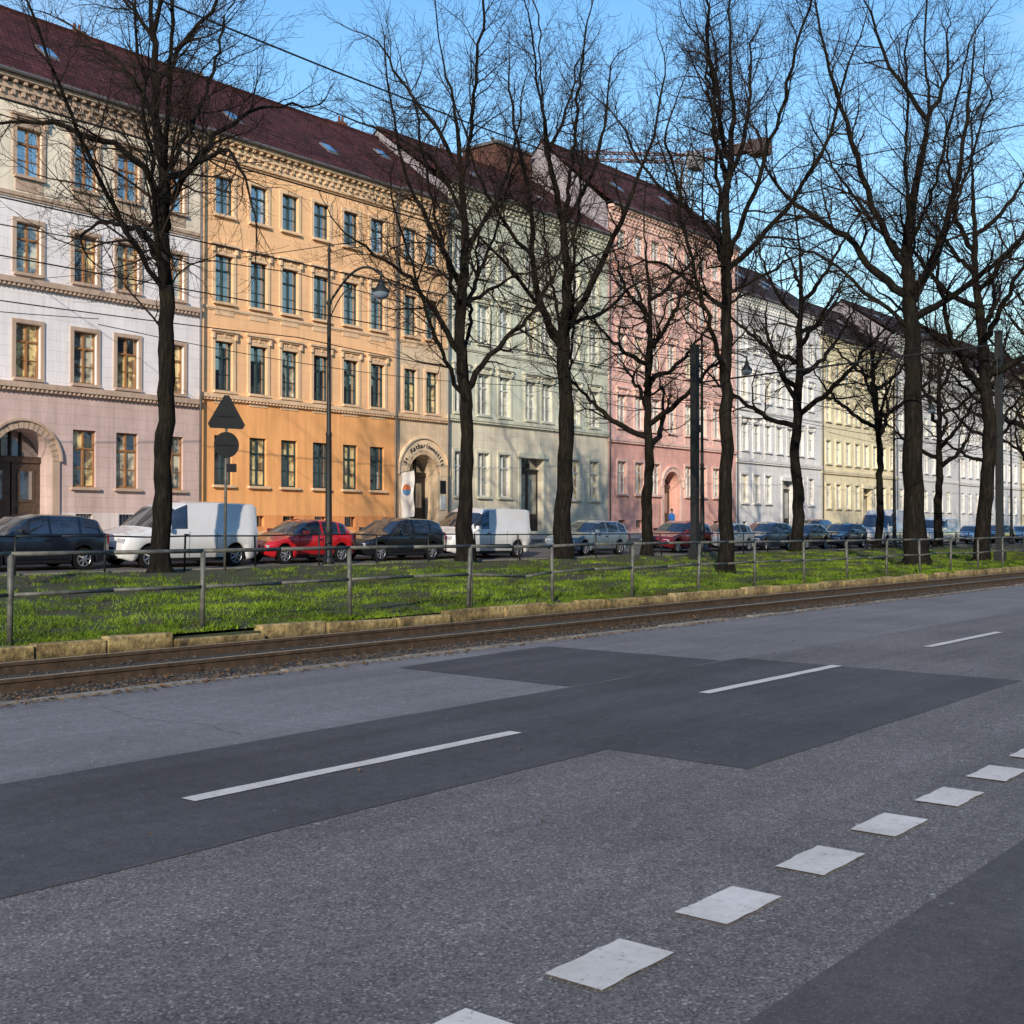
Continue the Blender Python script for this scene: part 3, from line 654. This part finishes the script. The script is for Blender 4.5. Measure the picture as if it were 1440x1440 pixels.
def hero(loc,base,ppm,trunk,limbs,rt,seed,dens=1.,droop=.25):
    tr=sk(base,ppm,trunk,rt,.05)
    n=len(tr); tr=[(p,rt*(1-.25*min(1,p[2]/7.))*(1 if p[2]<8 else max(.12,1-(p[2]-8)/11.))) for p,_ in tr]
    ls=[]
    for i,(pts,r0) in enumerate(limbs):
        d=[2.5,-2.5,3.5,-3.5,1.,-1.][i%6]; ls.append(sk(base,ppm,pts,r0,.03,d))
    rr=random.Random(seed)
    for k in range(5): 
        j=rr.choice([i for i in range(n) if 5.5<tr[i][0][2]<14] or [n-2]); p=Vector(tr[j][0]); s=1 if k%2 else -1; L=[]; w=rr.uniform(-.9,.9)
        for q in range(6): 
            pp=p+DV*s*(.8*q)+RV*w*q*.6+Vector((0,0,(.75*q+.1*q*q)))
            L.append((tuple(pp),.085-.011*q))
        ls.append(L)
    me=tree_mesh('bare_tree',tr,ls,seed,dens,droop); o=bpy.data.objects.new('bare_street_tree',me); COL.objects.link(o); o.location=(loc[0],loc[1],gz(loc[1])-.1); return o
hero((19.4,28),(225,797),52,[(225,797),(228,700),(230,600),(232,500),(232,400),(226,300),(228,230),(215,150),(213,60),(208,-40),(205,-130)],
 [([(232,385),(215,345),(185,305),(145,283),(100,272),(60,295)],.12),([(228,280),(200,220),(150,200),(90,190),(30,205)],.11),([(226,245),(258,200),(290,135),(335,90),(390,70)],.10),
  ([(230,310),(255,270),(300,242),(350,240),(385,300)],.10),([(216,160),(180,95),(135,45),(90,10)],.08),([(214,130),(250,60),(300,15),(350,-30)],.08),([(212,40),(170,-20),(130,-80)],.07),([(212,30),(250,-40),(280,-110)],.07)],.26,1,.95)
hero((31.9,28),(655,785),40,[(655,785),(657,640),(656,560),(650,500),(648,430),(655,340),(650,250),(640,150),(620,60),(610,-30)],
 [([(655,540),(690,485),(735,440),(765,395),(790,330)],.12),([(650,500),(622,445),(590,402),(550,372),(510,350)],.12),([(655,340),(690,275),(720,190),(735,90)],.10),([(650,400),(610,320),(575,250),(560,160)],.09),([(648,230),(600,150),(560,90),(530,30)],.08),([(652,300),(620,230),(560,190),(500,170)],.08),([(657,420),(700,380),(750,350)],.08)],.27,2)
hero((37.5,28),(788,778),36.5,[(788,778),(793,650),(796,560),(792,470),(798,400),(790,300),(768,190),(760,90),(757,0)],
 [([(790,475),(765,430),(750,350),(745,250),(722,130),(712,40)],.17),([(795,450),(830,390),(868,310),(900,230),(925,120)],.15),([(800,440),(850,420),(890,375),(930,350)],.10),([(785,460),(740,405),(700,365),(660,330)],.10),([(790,300),(830,230),(850,150),(865,60)],.10),([(750,350),(700,290),(670,230),(640,140)],.09),([(770,200),(800,120),(820,30)],.08)],.34,3)
hero((32.4,18),(1020,800),46.6,[(1020,800),(1020,650),(1021,520),(1022,430),(1022,350),(1025,250),(1032,150),(1028,50),(1030,-60)],
 [([(1022,355),(1000,300),(960,250),(920,205),(885,120)],.10),([(1022,375),(1060,330),(1105,280),(1145,200),(1160,120)],.10),([(1028,230),(1060,150),(1078,60),(1090,-30)],.08),([(1026,210),(990,130),(965,40)],.08),([(1022,420),(980,390),(940,352),(905,345)],.08),([(1022,400),(1060,385),(1100,360)],.06)],.21,4)
hero((43.9,16.5),(1288,793),38.2,[(1288,793),(1285,650),(1285,520),(1282,410),(1278,350),(1290,250),(1310,150),(1303,60),(1310,-50)],
 [([(1281,410),(1240,372),(1200,315),(1150,272),(1105,222),(1085,140)],.17),([(1275,365),(1222,290),(1188,200),(1150,120),(1125,30)],.14),([(1286,410),(1330,340),(1368,250),(1400,125),(1425,10)],.18),([(1288,440),(1345,402),(1400,352),(1460,325)],.14),([(1276,450),(1240,412),(1170,350),(1120,330)],.10),([(1308,160),(1250,90),(1210,10)],.10),([(1310,150),(1350,80),(1370,-10)],.10)],.40,5)
def generic(seed,h=17,spread=5,rt=.26):
    rr=random.Random(seed); fz=rr.uniform(5.2,6.8); tr=[]
    x=y=0
    for i in range(9):
        z=h*i/8; tr.append(((x,y,z),rt*(1-.25*min(1,z/7)) if z<fz else rt*.75*max(.12,1-(z-fz)/(h-fz)))); x+=rr.uniform(-.2,.2); y+=rr.uniform(-.2,.2)
    ls=[]
    for k in range(11):
        z0=fz-.5+(h-fz)*.6*(k/10)**1.1; a=k*2.4+rr.uniform(-.4,.4); L=[]; s=spread*(1-.5*k/10)*rr.uniform(.8,1.15); up=rr.uniform(.7,1.25)*(1+.6*k/10)
        bx=np.interp(z0,[t[0][2] for t in tr],[t[0][0] for t in tr]); by=np.interp(z0,[t[0][2] for t in tr],[t[0][1] for t in tr])
        for q in range(6):
            f=q/5; rr2=s*(f**.8); L.append(((bx+math.cos(a+f*.3)*rr2,by+math.sin(a+f*.3)*rr2,z0+up*s*(f**1.15)*(.8)),.13*(1-.4*k/10)*(1-f)+.025))
        ls.append(L)
    return tree_mesh('bare_tree',tr,ls,seed,.85)
gm=[generic(21,17,5),generic(22,18,5.5,.3),generic(23,16,4.6,.22)]
for i,(x,y) in enumerate([(43.9,28),(57.8,28),(68.5,28),(78,28),(88,28),(99,28),(110,28),(122,28),(135,28),(150,28),(51.6,17),(62,17),(73,17),(84,17),(96,17),(110,17),(125,17)]):
    o=bpy.data.objects.new('bare_street_tree',gm[i%3]); COL.objects.link(o); o.location=(x,y+random.uniform(-.4,.4),gz(y)-.08); o.rotation_euler=(0,0,i*1.9); s=random.uniform(.9,1.08); o.scale=(s,s,s)

# ------------------------------------------------------------------ fences
def fence(name,y,xs,h,mid,r,mat,bent=()):
    e=empty(name); p=MB(); ra=MB(); tops=[];mids=[]
    for i,x in enumerate(xs):
        lx=random.gauss(0,.022); ly=random.gauss(0,.035); z=gz(y)-.05; dz=random.gauss(0,.012)
        p.tube((x,y,z),(x+lx,y+ly,z+.05+h+dz),r,r,mat,10)
        tops.append((x+lx,y+ly,gz(y)+h+dz)); mids.append((x+lx*.5,y+ly*.5,gz(y)+mid+dz))
    for L,rr_ in((tops,r*.8),(mids,r*.7)):
        for i in range(len(L)-1):
            a,c=Vector(L[i]),Vector(L[i+1])
            m=(a+c)/2+Vector((0,random.gauss(0,.012),random.gauss(0,.01)))
            if i in bent and L is mids: m+=Vector((.4,.03,-.07))
            ra.tube(a,m,rr_,rr_,mat,10); ra.tube(m,c,rr_,rr_,mat,10)
    p.obj('posts',e,True); ra.obj('rails',e,True); return e
random.seed(11)
fx=[-8.98,-6.2,-3.45,-.7,2.06,4.82,7.58,10.4,13.21,16.03,18.5,21.25,23.97,26.68,29.4,32.13,34.9]+[34.9+2.75*k for k in range(1,60)]
fe=fence('steel_tube_fence',14.02,fx,1.1,.6,.036,M['galv'],bent=(9,))
b=MB(); b.tube((16.12,14.02,.15),(16.1,14.0,1.31),.034,.034,M['galv'],10)
b.obj('spare_post',fe,True)
fence('dark_railing',28.45,[8+2.5*k for k in range(70)],.95,.5,.028,M['dark_metal'])

# ------------------------------------------------------------------ lamps, masts, signs, wires
def lamp(x,y):
    e=empty('street_lamp',(x,y,gz(y))); b=MB()
    b.lathe([(.0,0),(.2,0),(.2,.25),(.13,.35),(.115,1.1),(.14,1.15),(.11,1.25),(.09,4.2),(.11,4.25),(.075,4.35),(.06,8.4),(.085,8.45),(.05,8.6),(.045,10.1),(.07,10.15),(.0,10.45)],0,0,M['dark_metal'],14)
    pts=[(0,-2.35*k/14,8.45+.95*math.sin(k/14*math.pi*.76)) for k in range(15)]
    b.path(pts,.04,M['dark_metal'],8)
    q=[(0,-.05-.9*(k/8),8.0+.8*math.sin(k/8*math.pi*.5)) for k in range(9)]; b.path(q,.022,M['dark_metal'],6)
    z=pts[-1][2]
    b.tube((0,-2.35,z+.1),(0,-2.35,z-.2),.035,.05,M['dark_metal'],10)
    b.obj('pole',e,True)
    h=MB(); z-=.2
    h.lathe([(.0,z+.05),(.08,z+.02),(.1,z-.1),(.15,z-.2),(.26,z-.34),(.27,z-.38)],0,-2.35,M['dark_metal'],16); h.lathe([(.25,z-.37),(.23,z-.5),(.12,z-.58),(0,z-.6)],0,-2.35,M['lampglass'],16)
    h.obj('lantern',e,True); return e
for x in(2.8,26.3,49.8,73.3,96.8): lamp(x,28.9)
def mast(x,y,h,arm=True,w=.13):
    e=empty('tram_catenary_mast',(x,y,gz(y))); b=MB(); b.box(-w,w,-w,w,-.1,h,M['dark_metal']); b.box(-.2,.2,-.2,.2,-.1,.5,M['dark_metal'])
    b.box(-w-.02,w+.02,-w-.02,w+.02,h+.002,h+.08,M['dark_metal']); b.box(-w-.02,w+.02,-w-.04,-w-.002,h*.6,h*.6+.3,M['dark_metal'])
    ay=12.6-y
    if arm: b.path([(0,0,6.9),(0,ay,7.3)],.035,M['dark_metal'],8); b.path([(0,0,8.2),(0,ay*.9,7.3)],.014,M['dark_metal'],5); b.path([(0,ay,7.3),(0,ay,6.2)],.014,M['dark_metal'],5)
    b.obj('post',e); return e
mast(40.8,24,8.3,True); mast(52,16.0,9.6); mast(88,16,9.6); mast(-2,16,9.6) ; mast(124,16,9.6)
def cable(b,p0,p1,sag,r=.011,n=10):
    p0=Vector(p0);p1=Vector(p1); pts=[p0.lerp(p1,i/n)-Vector((0,0,sag*4*(i/n)*(1-i/n))) for i in range(n+1)]; b.path(pts,r,M['wire'],4)
b=MB()
mx=[-40,-2,25,52,88,124,160,200]
for a,c in zip(mx,mx[1:]):
    cable(b,(a,12.5,8.5),(c,12.5,8.5),.5,.013); cable(b,(a,12.5,6.3),(c,12.5,6.3),.03,.012); cable(b,(a,17.2,6.6),(c,17.2,6.6),.05,.014); cable(b,(a,17.2,5.7),(c,17.2,5.7),.02,.013)
    cable(b,(a,28.9,7.6),(c,28.9,7.6),.3,.018); cable(b,(a,28.9,9.6),(c,28.9,9.6),.4,.018); cable(b,(a,40,9.2),(c,40,9.4),.5,.018)
for x in(25,52): cable(b,(x,OPY+.2,11),(x,44.9,11.5),1.6,.013)
cable(b,(40.8,24,8.3),(28.8,12.5,7),.2,.013)
b.obj('overhead_wires')
e=empty('traffic_sign',(21.0,27.3,gz(27.3)),(0,0,math.radians(-18))); b=MB(); b.tube((0,0,-.1),(.04,0,4.85),.038,.038,M['galv'],12); b.obj('post',e,True)
def plate_poly(pts,th,mat,name,e,y=-.06):
    b=MB(); n=len(pts); b.poly([(p[0],y,p[1]) for p in pts],mat); b.poly([(p[0],y+th,p[1]) for p in pts][::-1],M['plate'])
    for i in range(n): a,c=pts[i],pts[(i+1)%n]; b.poly([(a[0],y,a[1]),(c[0],y,c[1]),(c[0],y+th,c[1]),(a[0],y+th,a[1])],mat)
    b.box(-.25,.25,y-.02,y-.002,sum(p[1] for p in pts)/n-.02,sum(p[1] for p in pts)/n+.02,M['dark_metal'])
    return b.obj(name,e)
tri=[]
for k in range(3):
    a=math.pi/2+k*2*math.pi/3
    for s in(-.12,.12): tri.append((.58*math.cos(a+s)+.02,4.3+.58*math.sin(a+s)))
plate_poly(tri,.012,M['signback'],'triangle_plate',e)
plate_poly([(.36*math.cos(2*math.pi*k/28)+.02,3.5+.36*math.sin(2*math.pi*k/28)) for k in range(28)],.012,M['signback'],'round_plate',e)
b=MB(); b.box(.02,.3,-.09,.02,2.75,2.98,M['signback']); b.obj('small_plate',e)
e=empty('hanging_banner',(45.9,44.85,0)); b=MB(); n=10
bm=simple('banner_cloth',(.75,.74,.72),.8,0,.1); bo=simple('banner_orange',(.55,.16,.05),.8,0,.1); bb_=simple('banner_blue',(.08,.2,.4),.8,0,.1)
b.tube((0,.1,4.6),(0,-1.0,4.75),.02,.02,M['galv'],8)
for i in range(n): 
    z0=4.6-2.4*i/n; z1=4.6-2.4*(i+1)/n; s0=.05*math.sin(i*.9); s1=.05*math.sin((i+1)*.9)
    b.poly([(s0,-.05,z0),(s0+.03,-.95,z0+.1),(s1+.03,-.95,z1+.1),(s1,-.05,z1)],bm)
for s,mt in((0,bo),(1,bb_)):
    b.poly([(-.07,-.5+.3*math.cos(math.pi*k/10+s*math.pi),3.7+.3*math.sin(math.pi*k/10+s*math.pi)) for k in range(11)],mt)
b.obj('cloth',e)
b=MB(); b.box(49.05,49.45,44.85,45.02,2.7,3.5,M['plate']); b.box(49.05,49.45,44.85,45.02,3.6,4.3,M['dark_metal']); o=b.obj('plaques',tb); o.matrix_parent_inverse=Matrix.Translation(-Vector(tb.location))

e=empty('tower_crane',(167,100,0)); b=MB(); cr=simple('crane_red',(.16,.08,.08),.7); cw=simple('crane_grey',(.24,.24,.26),.7); cbk=simple('crane_ballast',(.07,.05,.05),.9)
def lattice(b,p0,p1,w,n,mat,up=Vector((0,0,1))):
    p0=Vector(p0);p1=Vector(p1); d=(p1-p0).normalized(); s=d.cross(up); s=s.normalized() if s.length>.1 else Vector((1,0,0)); u=s.cross(d)
    cs=[s*w+u*w,s*-w+u*w,s*-w-u*w,s*w-u*w]
    for c in cs: b.tube(p0+c,p1+c,.12,.12,mat,4)
    for i in range(n):
        a=p0.lerp(p1,i/n); c=p0.lerp(p1,(i+1)/n)
        for k in range(4): b.tube(a+cs[k],c+cs[(k+1)%4],.07,.07,mat,4,False)
lattice(b,(0,0,0),(0,0,62),.9,34,cw)
rv=Vector((.6303,-.7764,0)); lattice(b,rv*-19+Vector((0,0,61.5)),Vector((0,0,61)),.6,14,cr); lattice(b,(0,0,61),rv*14+Vector((0,0,63.4)),.7,9,cr)
b.path([rv*-16+Vector((0,0,62)),(0,0,64.2),rv*13+Vector((0,0,64))],.06,cr,4)
c=rv*12.; b.box(c.x-1.3,c.x+1.3,c.y-1.5,c.y+1.5,61.6,63.9,cbk); c=rv*9.; b.box(c.x-.9,c.x+.9,c.y-1.2,c.y+1.2,61.9,63.2,cbk); b.box(-1,1.6,-2.6,-1,59,61.5,cw)
b.obj('structure',e)

# ------------------------------------------------------------------ vehicles
def vehicle(name,x,y,paint,kind='hatch'):
    e=empty(name,(x,y,gz(y)),(math.atan(.05),0,0))
    if kind=='hatch': L,W,H,belt=3.95,1.68,1.45,.93; top=[(0,.5),(.03,.62),(.2,.74),(.9,.9),(1.1,.96),(1.8,1.36),(2.2,1.44),(2.9,1.43),(3.4,1.35),(3.75,1.0),(3.9,.82),(3.95,.5)]; cow,wt,rt,rb=1.1,1.8,3.4,3.75; win=[(1.35,2.28),(2.36,3.05),(3.12,3.4)]; wh_=(.72,3.2); R=.3
    elif kind=='wagon': L,W,H,belt=4.3,1.75,1.52,.97; top=[(0,.5),(.03,.64),(.2,.78),(.95,.95),(1.15,1.0),(1.85,1.42),(2.3,1.52),(3.5,1.5),(3.95,1.4),(4.15,1.05),(4.26,.85),(4.3,.5)]; cow,wt,rt,rb=1.15,1.85,3.95,4.15; win=[(1.4,2.4),(2.48,3.3),(3.38,3.9)]; wh_=(.78,3.45); R=.31
    elif kind=='van': L,W,H,belt=4.9,1.9,1.97,1.12; top=[(0,.5),(.03,.75),(.15,.98),(.75,1.12),(.95,1.18),(1.7,1.78),(2.1,1.93),(3.2,1.97),(4.7,1.94),(4.84,1.85),(4.88,1.1),(4.9,.5)]; cow,wt,rt,rb=.95,1.7,9,9; win=[(1.25,2.15)]; wh_=(.85,3.95); R=.33
    else: L,W,H,belt=5.4,2.0,2.45,1.2; top=[(0,.5),(.03,.8),(.15,1.05),(.7,1.2),(.85,1.25),(1.5,2.05),(1.9,2.35),(2.6,2.45),(5.2,2.42),(5.34,2.3),(5.38,1.1),(5.4,.5)]; cow,wt,rt,rb=.85,1.5,9,9; win=[(1.15,2.1)]; wh_=(.9,4.3); R=.35
    ax=R; Ra=R+.07
    st=set([0,L]+[p[0] for p in top]+[q for w in win for q in w])
    q=0
    while q<L: st.add(round(q,3)); q+=.09
    for wx in wh_:
        for k in range(-5,6): st.add(round(wx+Ra*math.sin(k/5*math.pi/2),3))
    st=sorted(s for s in st if 0<=s<=L); tx=[p[0] for p in top]; tz=[p[1] for p in top]
    hw0=W/2; b=MB(); rows=[]
    for s in st:
        zt=float(np.interp(s,tx,tz)); end=min(s,L-s); hw=hw0*(1-.16*max(0,1-end/.45)**2)
        zb=.2+.1*max(0,1-end/.3); zs=zb
        for wx in wh_:
            d=abs(s-wx)
            if d<Ra: zs=max(zs,ax+math.sqrt(max(0,Ra*Ra-d*d)))
        sh=min(zt-.04,belt+.05*(s/L)); cab=max(0,min(1,(zt-belt)/(H-belt))); tum=.76 if kind in('hatch','wagon') else .88
        yr=hw*(.9*(1-cab)+tum*cab); zmid=max((zb+sh)*.52,min(zs+.04,sh-.02))
        half=[(0,zs if zs>zb else zb),(hw*.9,zs),(hw*.985,zs+.01 if zs>zb else zb+.06),(hw,zmid),(hw*.985,sh-.01),(hw*.955,sh+.015),(yr,max(sh+.02,zt-.055)),(yr*.86,max(sh+.025,zt-.012)),(0,zt)]
        rows.append((s,half))
    nh=9; base_i=[]
    for s,h in rows:
        base_i.append(len(b.v))
        for (yy,zz) in h: b.v.append((s,-yy,zz))
        for (yy,zz) in h[1:-1]: b.v.append((s,yy,zz))
    def vid(i,j,side): 
        if side==0 or j==0 or j==nh-1: return base_i[i]+j
        return base_i[i]+nh+(j-1)
    for i in range(len(rows)-1):
        s=(rows[i][0]+rows[i+1][0])/2
        for side in(0,1):
            for j in range(nh-1):
                m=paint
                if j==5 and any(a<s<c for a,c in win): m=M['carglass']
                if j in(6,7) and cow+.02<s<wt: m=M['carglass']
                if j in(6,7) and rt<s<rb: m=M['carglass']
                if j in(0,): m=M['black_trim']
                q=(vid(i,j,side),vid(i+1,j,side),vid(i+1,j+1,side),vid(i,j+1,side))
                b.f.append(q if side==0 else q[::-1]); b.m.append(b.mi(m))
    for i in(0,len(rows)-1):
        b.f.append(tuple([vid(i,j,0) for j in range(nh)]+[vid(i,j,1) for j in range(nh-2,0,-1)])); b.m.append(b.mi(paint))
    b.obj('body',e,True)
    d=MB()
    seams=[win[0][0]-.05,win[0][1]+.04]+([win[1][1]+.03] if len(win)>1 else [3.2])
    for s in seams:
        for sg in(-1,1): y0=sg*(hw0*.998); d.box(s,s+.014,min(y0,y0+sg*.004),max(y0,y0+sg*.004),.34,belt-.05,M['black_trim'])
    for sg in(-1,1):
        y0=sg*hw0; d.box(wh_[0]+Ra+.05,wh_[1]-Ra-.05,min(y0*.99,y0+sg*.012),max(y0*.99,y0+sg*.012),.22,.30,M['black_trim'])
        d.box(wh_[0]+Ra+.1,wh_[1]-Ra-.1,min(y0*.99,y0+sg*.01),max(y0*.99,y0+sg*.01),.52,.56,M['black_trim'])
        s=seams[1]; d.box(s-.2,s-.05,min(y0*.99,y0+sg*.03),max(y0*.99,y0+sg*.03),belt-.14,belt-.11,M['black_trim'])
        mxx=win[0][0]+.08; d.box(mxx,mxx+.1,min(y0*.95,y0+sg*.17),max(y0*.95,y0+sg*.17),belt+.02,belt+.16,paint)
    d.box(.0-.012,.1,-hw0*.62,hw0*.62,.27,.36,M['black_trim']); d.box(-.014,.0,-.26,.26,.40,.5,M['plate']); d.box(-.008,.05,-hw0*.4,hw0*.4,.53,.6,M['black_trim'])
    d.box(L-.02,L+.012,-.26,.26,.5,.6,M['plate']); d.box(L-.1,L+.01,-hw0*.6,hw0*.6,.28,.38,M['black_trim'])
    for sg in(-1,1):
        yc=sg*hw0*.7; hz=np.interp(.12,tx,tz)-.12
        d.box(.03,.34,yc-.16,yc+.165,hz-.07,hz+.06,M['headlight']); d.box(L-.13,L-.015,sg*hw0*.74-.1,sg*hw0*.74+.1,.7,1.0,M['taillight'])
    d.box(wh_[0],wh_[1],-hw0*.6,hw0*.6,.16,.5,M['black_trim'])
    dd_=d.obj('details',e); mo=dd_.modifiers.new('b','BEVEL'); mo.width=.012; mo.segments=2
    wb=MB()
    for wx in wh_:
        for sg in(-1,1):
            yo=sg*(hw0-.02); yi=sg*(hw0-.22)
            wb.tube((wx,yi,ax),(wx,yo,ax),R,R,M['tyre'],22); wb.tube((wx,yo-sg*.01,ax),(wx,yo+sg*.004,ax),R*.66,R*.64,M['black_trim'],22)
            for k in range(7):
                a=2*math.pi*k/7; dx,dz=math.cos(a),math.sin(a); wb.tube((wx+dx*R*.1,yo+sg*.008,ax+dz*R*.1),(wx+dx*R*.62,yo+sg*.008,ax+dz*R*.62),.028,.022,M['rim'],6)
            for k in range(18):
                a=2*math.pi*k/18; a2=a+2*math.pi/18; wb.tube((wx+math.cos(a)*R*.64,yo+sg*.008,ax+math.sin(a)*R*.64),(wx+math.cos(a2)*R*.64,yo+sg*.008,ax+math.sin(a2)*R*.64),.014,.014,M['rim'],5,False)
            wb.tube((wx,yo,ax),(wx,yo+sg*.02,ax),.05,.04,M['rim'],10)
    wb.obj('wheels',e)
    return e
YC=31.4
for nm,x,p,k in [('parked_car',15.2,'navy','wagon'),('parked_van',19.85,'white','van'),('parked_car',25.25,'red','hatch'),('parked_car',29.55,'black','wagon'),('parked_van',34.0,'white','van'),
   ('parked_car',41.9,'silver','wagon'),('parked_car',49.6,'darkred','wagon'),('parked_car',54.3,'grey','hatch'),('parked_car',58.7,'blue','wagon'),('parked_car',63.6,'black','hatch'),('parked_car',68.8,'blue','wagon'),
   ('parked_van',75,'white','bigvan'),('parked_van',85,'white','van'),('parked_car',93,'grey','hatch'),('parked_car',99,'black','wagon'),('parked_car',106,'silver','hatch'),('parked_van',113,'white','bigvan')]:
    vehicle(nm,x,YC+random.uniform(-.08,.08),P[p],k)
for nm,x,p,k in [('parked_car',80,'darkred','wagon')]:
    vehicle(nm,x,38.6,P[p],k)

# ------------------------------------------------------------------ pedestrian
def person(x,y,top,legs,rotz,hair=(.03,.02,.015)):
    e=empty('pedestrian',(x,y,gz(y)),(0,0,rotz))
    J={'pel':((0,0,.95),.15),'ch':((0,0.02,1.3),.165),'nk':((0,.03,1.5),.06),'hd':((0,.05,1.58),.055),
    'hl':((.1,0,.88),.1),'kl':((.11,.16,.5),.07),'al':((.11,.02,.1),.05),'fl':((.11,.2,.05),.045),
    'hr':((-.1,0,.88),.1),'kr':((-.11,0.02,.5),.07),'ar':((-.11,-.28,.16),.05),'fr':((-.11,-.16,.05),.045),
    'sl':((.19,.02,1.42),.07),'el':((.26,-.1,1.15),.05),'wl':((.25,.02,.9),.035),'sr':((-.19,.02,1.42),.07),'er':((-.26,.08,1.15),.05),'wr':((-.24,.24,.95),.035)}
    ks=list(J); E=[('pel','ch'),('ch','nk'),('nk','hd'),('pel','hl'),('hl','kl'),('kl','al'),('al','fl'),('pel','hr'),('hr','kr'),('kr','ar'),('ar','fr'),('ch','sl'),('sl','el'),('el','wl'),('ch','sr'),('sr','er'),('er','wr')]
    me=bpy.data.meshes.new('body'); me.from_pydata([J[k][0] for k in ks],[(ks.index(a),ks.index(c)) for a,c in E],[])
    m,nt,bs,tc=base_mat('clothes'); s=N(nt,'ShaderNodeSeparateXYZ'); nt.links.new(tc.outputs['Object'],s.inputs[0])
    r=ramp(nt,s.outputs[2],[(0.,legs),(.93,legs),(.935,top),(1.,top)]); r.color_ramp.interpolation='CONSTANT'
    nt.links.new(r.outputs[0],bs.inputs['Base Color']); bs.inputs['Roughness'].default_value=.8
    me.materials.append(m); o=bpy.data.objects.new('body',me); COL.objects.link(o); o.parent=e
    o.modifiers.new('skin','SKIN')
    sv=me.skin_vertices[0].data
    for i,k in enumerate(ks): sv[i].radius=(J[k][1],J[k][1]*.85); sv[i].use_root=(k=='pel')
    o.modifiers.new('sub','SUBSURF').levels=1; o.modifiers['sub'].render_levels=2
    skn=simple('skin',(.45,.27,.2),.6,0,.05); hm=simple('hair',hair,.8)
    b=MB(); b.lathe([(0,1.53),(.05,1.54),(.075,1.6),(.082,1.66),(.08,1.72),(.05,1.78),(0,1.79)],0,.05,skn,14)
    b.box(-.012,.012,.128,.15,1.64,1.67,skn); b.obj('head',e,True)
    b=MB(); b.lathe([(.088,1.66),(.09,1.72),(.06,1.79),(0,1.81)],0,.035,hm,14); b.obj('hair',e,True)
    b=MB()
    for (hx,hy,hz) in((.25,.03,.86),(-.24,.26,.91)):
        b.tube((hx,hy,hz+.04),(hx,hy+.01,hz-.05),.03,.035,skn,8)
        for k in range(4): b.tube((hx,hy-.03+k*.02,hz-.05),(hx,hy-.02+k*.02,hz-.12-.01*(k in(1,2))),.01,.008,skn,6)
        b.tube((hx,hy+.03,hz),(hx,hy+.065,hz-.05),.011,.009,skn,6)
    b.obj('hands',e,True); return e
person(71.0,43.6,(.03,.16,.5),(.02,.02,.03),math.radians(-90))

# ------------------------------------------------------------------ light, sky, camera
EL=21.5; AZ=211.
ld=bpy.data.lights.new('sun','SUN'); ld.energy=5.; ld.angle=math.radians(.5); ld.color=(1.,.88,.72)
so=bpy.data.objects.new('sun',ld); COL.objects.link(so)
ts=Vector((math.cos(math.radians(AZ))*math.cos(math.radians(EL)),math.sin(math.radians(AZ))*math.cos(math.radians(EL)),math.sin(math.radians(EL))))
so.rotation_euler=ts.to_track_quat('Z','Y').to_euler(); so.location=ts*100
w=bpy.data.worlds.new('World'); scene.world=w; w.use_nodes=True; nt=w.node_tree; bg=nt.nodes['Background']
sky=N(nt,'ShaderNodeTexSky',sky_type='NISHITA'); sky.sun_disc=False; sky.sun_elevation=math.radians(EL); sky.sun_rotation=math.atan2(ts.x,ts.y)%(2*math.pi)
sky.air_density=1.5; sky.dust_density=.1; sky.ozone_density=3.
hsv=N(nt,'ShaderNodeHueSaturation'); hsv.inputs['Hue'].default_value=.508; hsv.inputs['Saturation'].default_value=1.28; hsv.inputs['Value'].default_value=1.4; nt.links.new(sky.outputs[0],hsv.inputs['Color'])
tc=N(nt,'ShaderNodeTexCoord'); mp=N(nt,'ShaderNodeMapping'); mp.inputs['Scale'].default_value=(1,1,2.6); nt.links.new(tc.outputs['Generated'],mp.inputs[0])
n=noise(nt,mp.outputs[0],3.2,5,.6); r=ramp(nt,n.outputs['Fac'],[(.58,0.),(.8,.3)])
c=mix(nt,r.outputs[0],hsv.outputs[0],(6.5,7.,7.8)); nt.links.new(c,bg.inputs['Color']); bg.inputs['Strength'].default_value=.15
cd=bpy.data.cameras.new('camera'); cam=bpy.data.objects.new('camera',cd); COL.objects.link(cam); scene.camera=cam
cd.sensor_width=36; cd.lens=42.5; cd.clip_end=4000; cam.location=(0,0,1.6)
pitch=math.atan(25/1700); f=Vector((.7764*math.cos(pitch),.6303*math.cos(pitch),math.sin(pitch))); cam.rotation_euler=f.to_track_quat('-Z','Y').to_euler()
scene.view_settings.view_transform='Standard'; scene.view_settings.look='None'; scene.view_settings.exposure=0
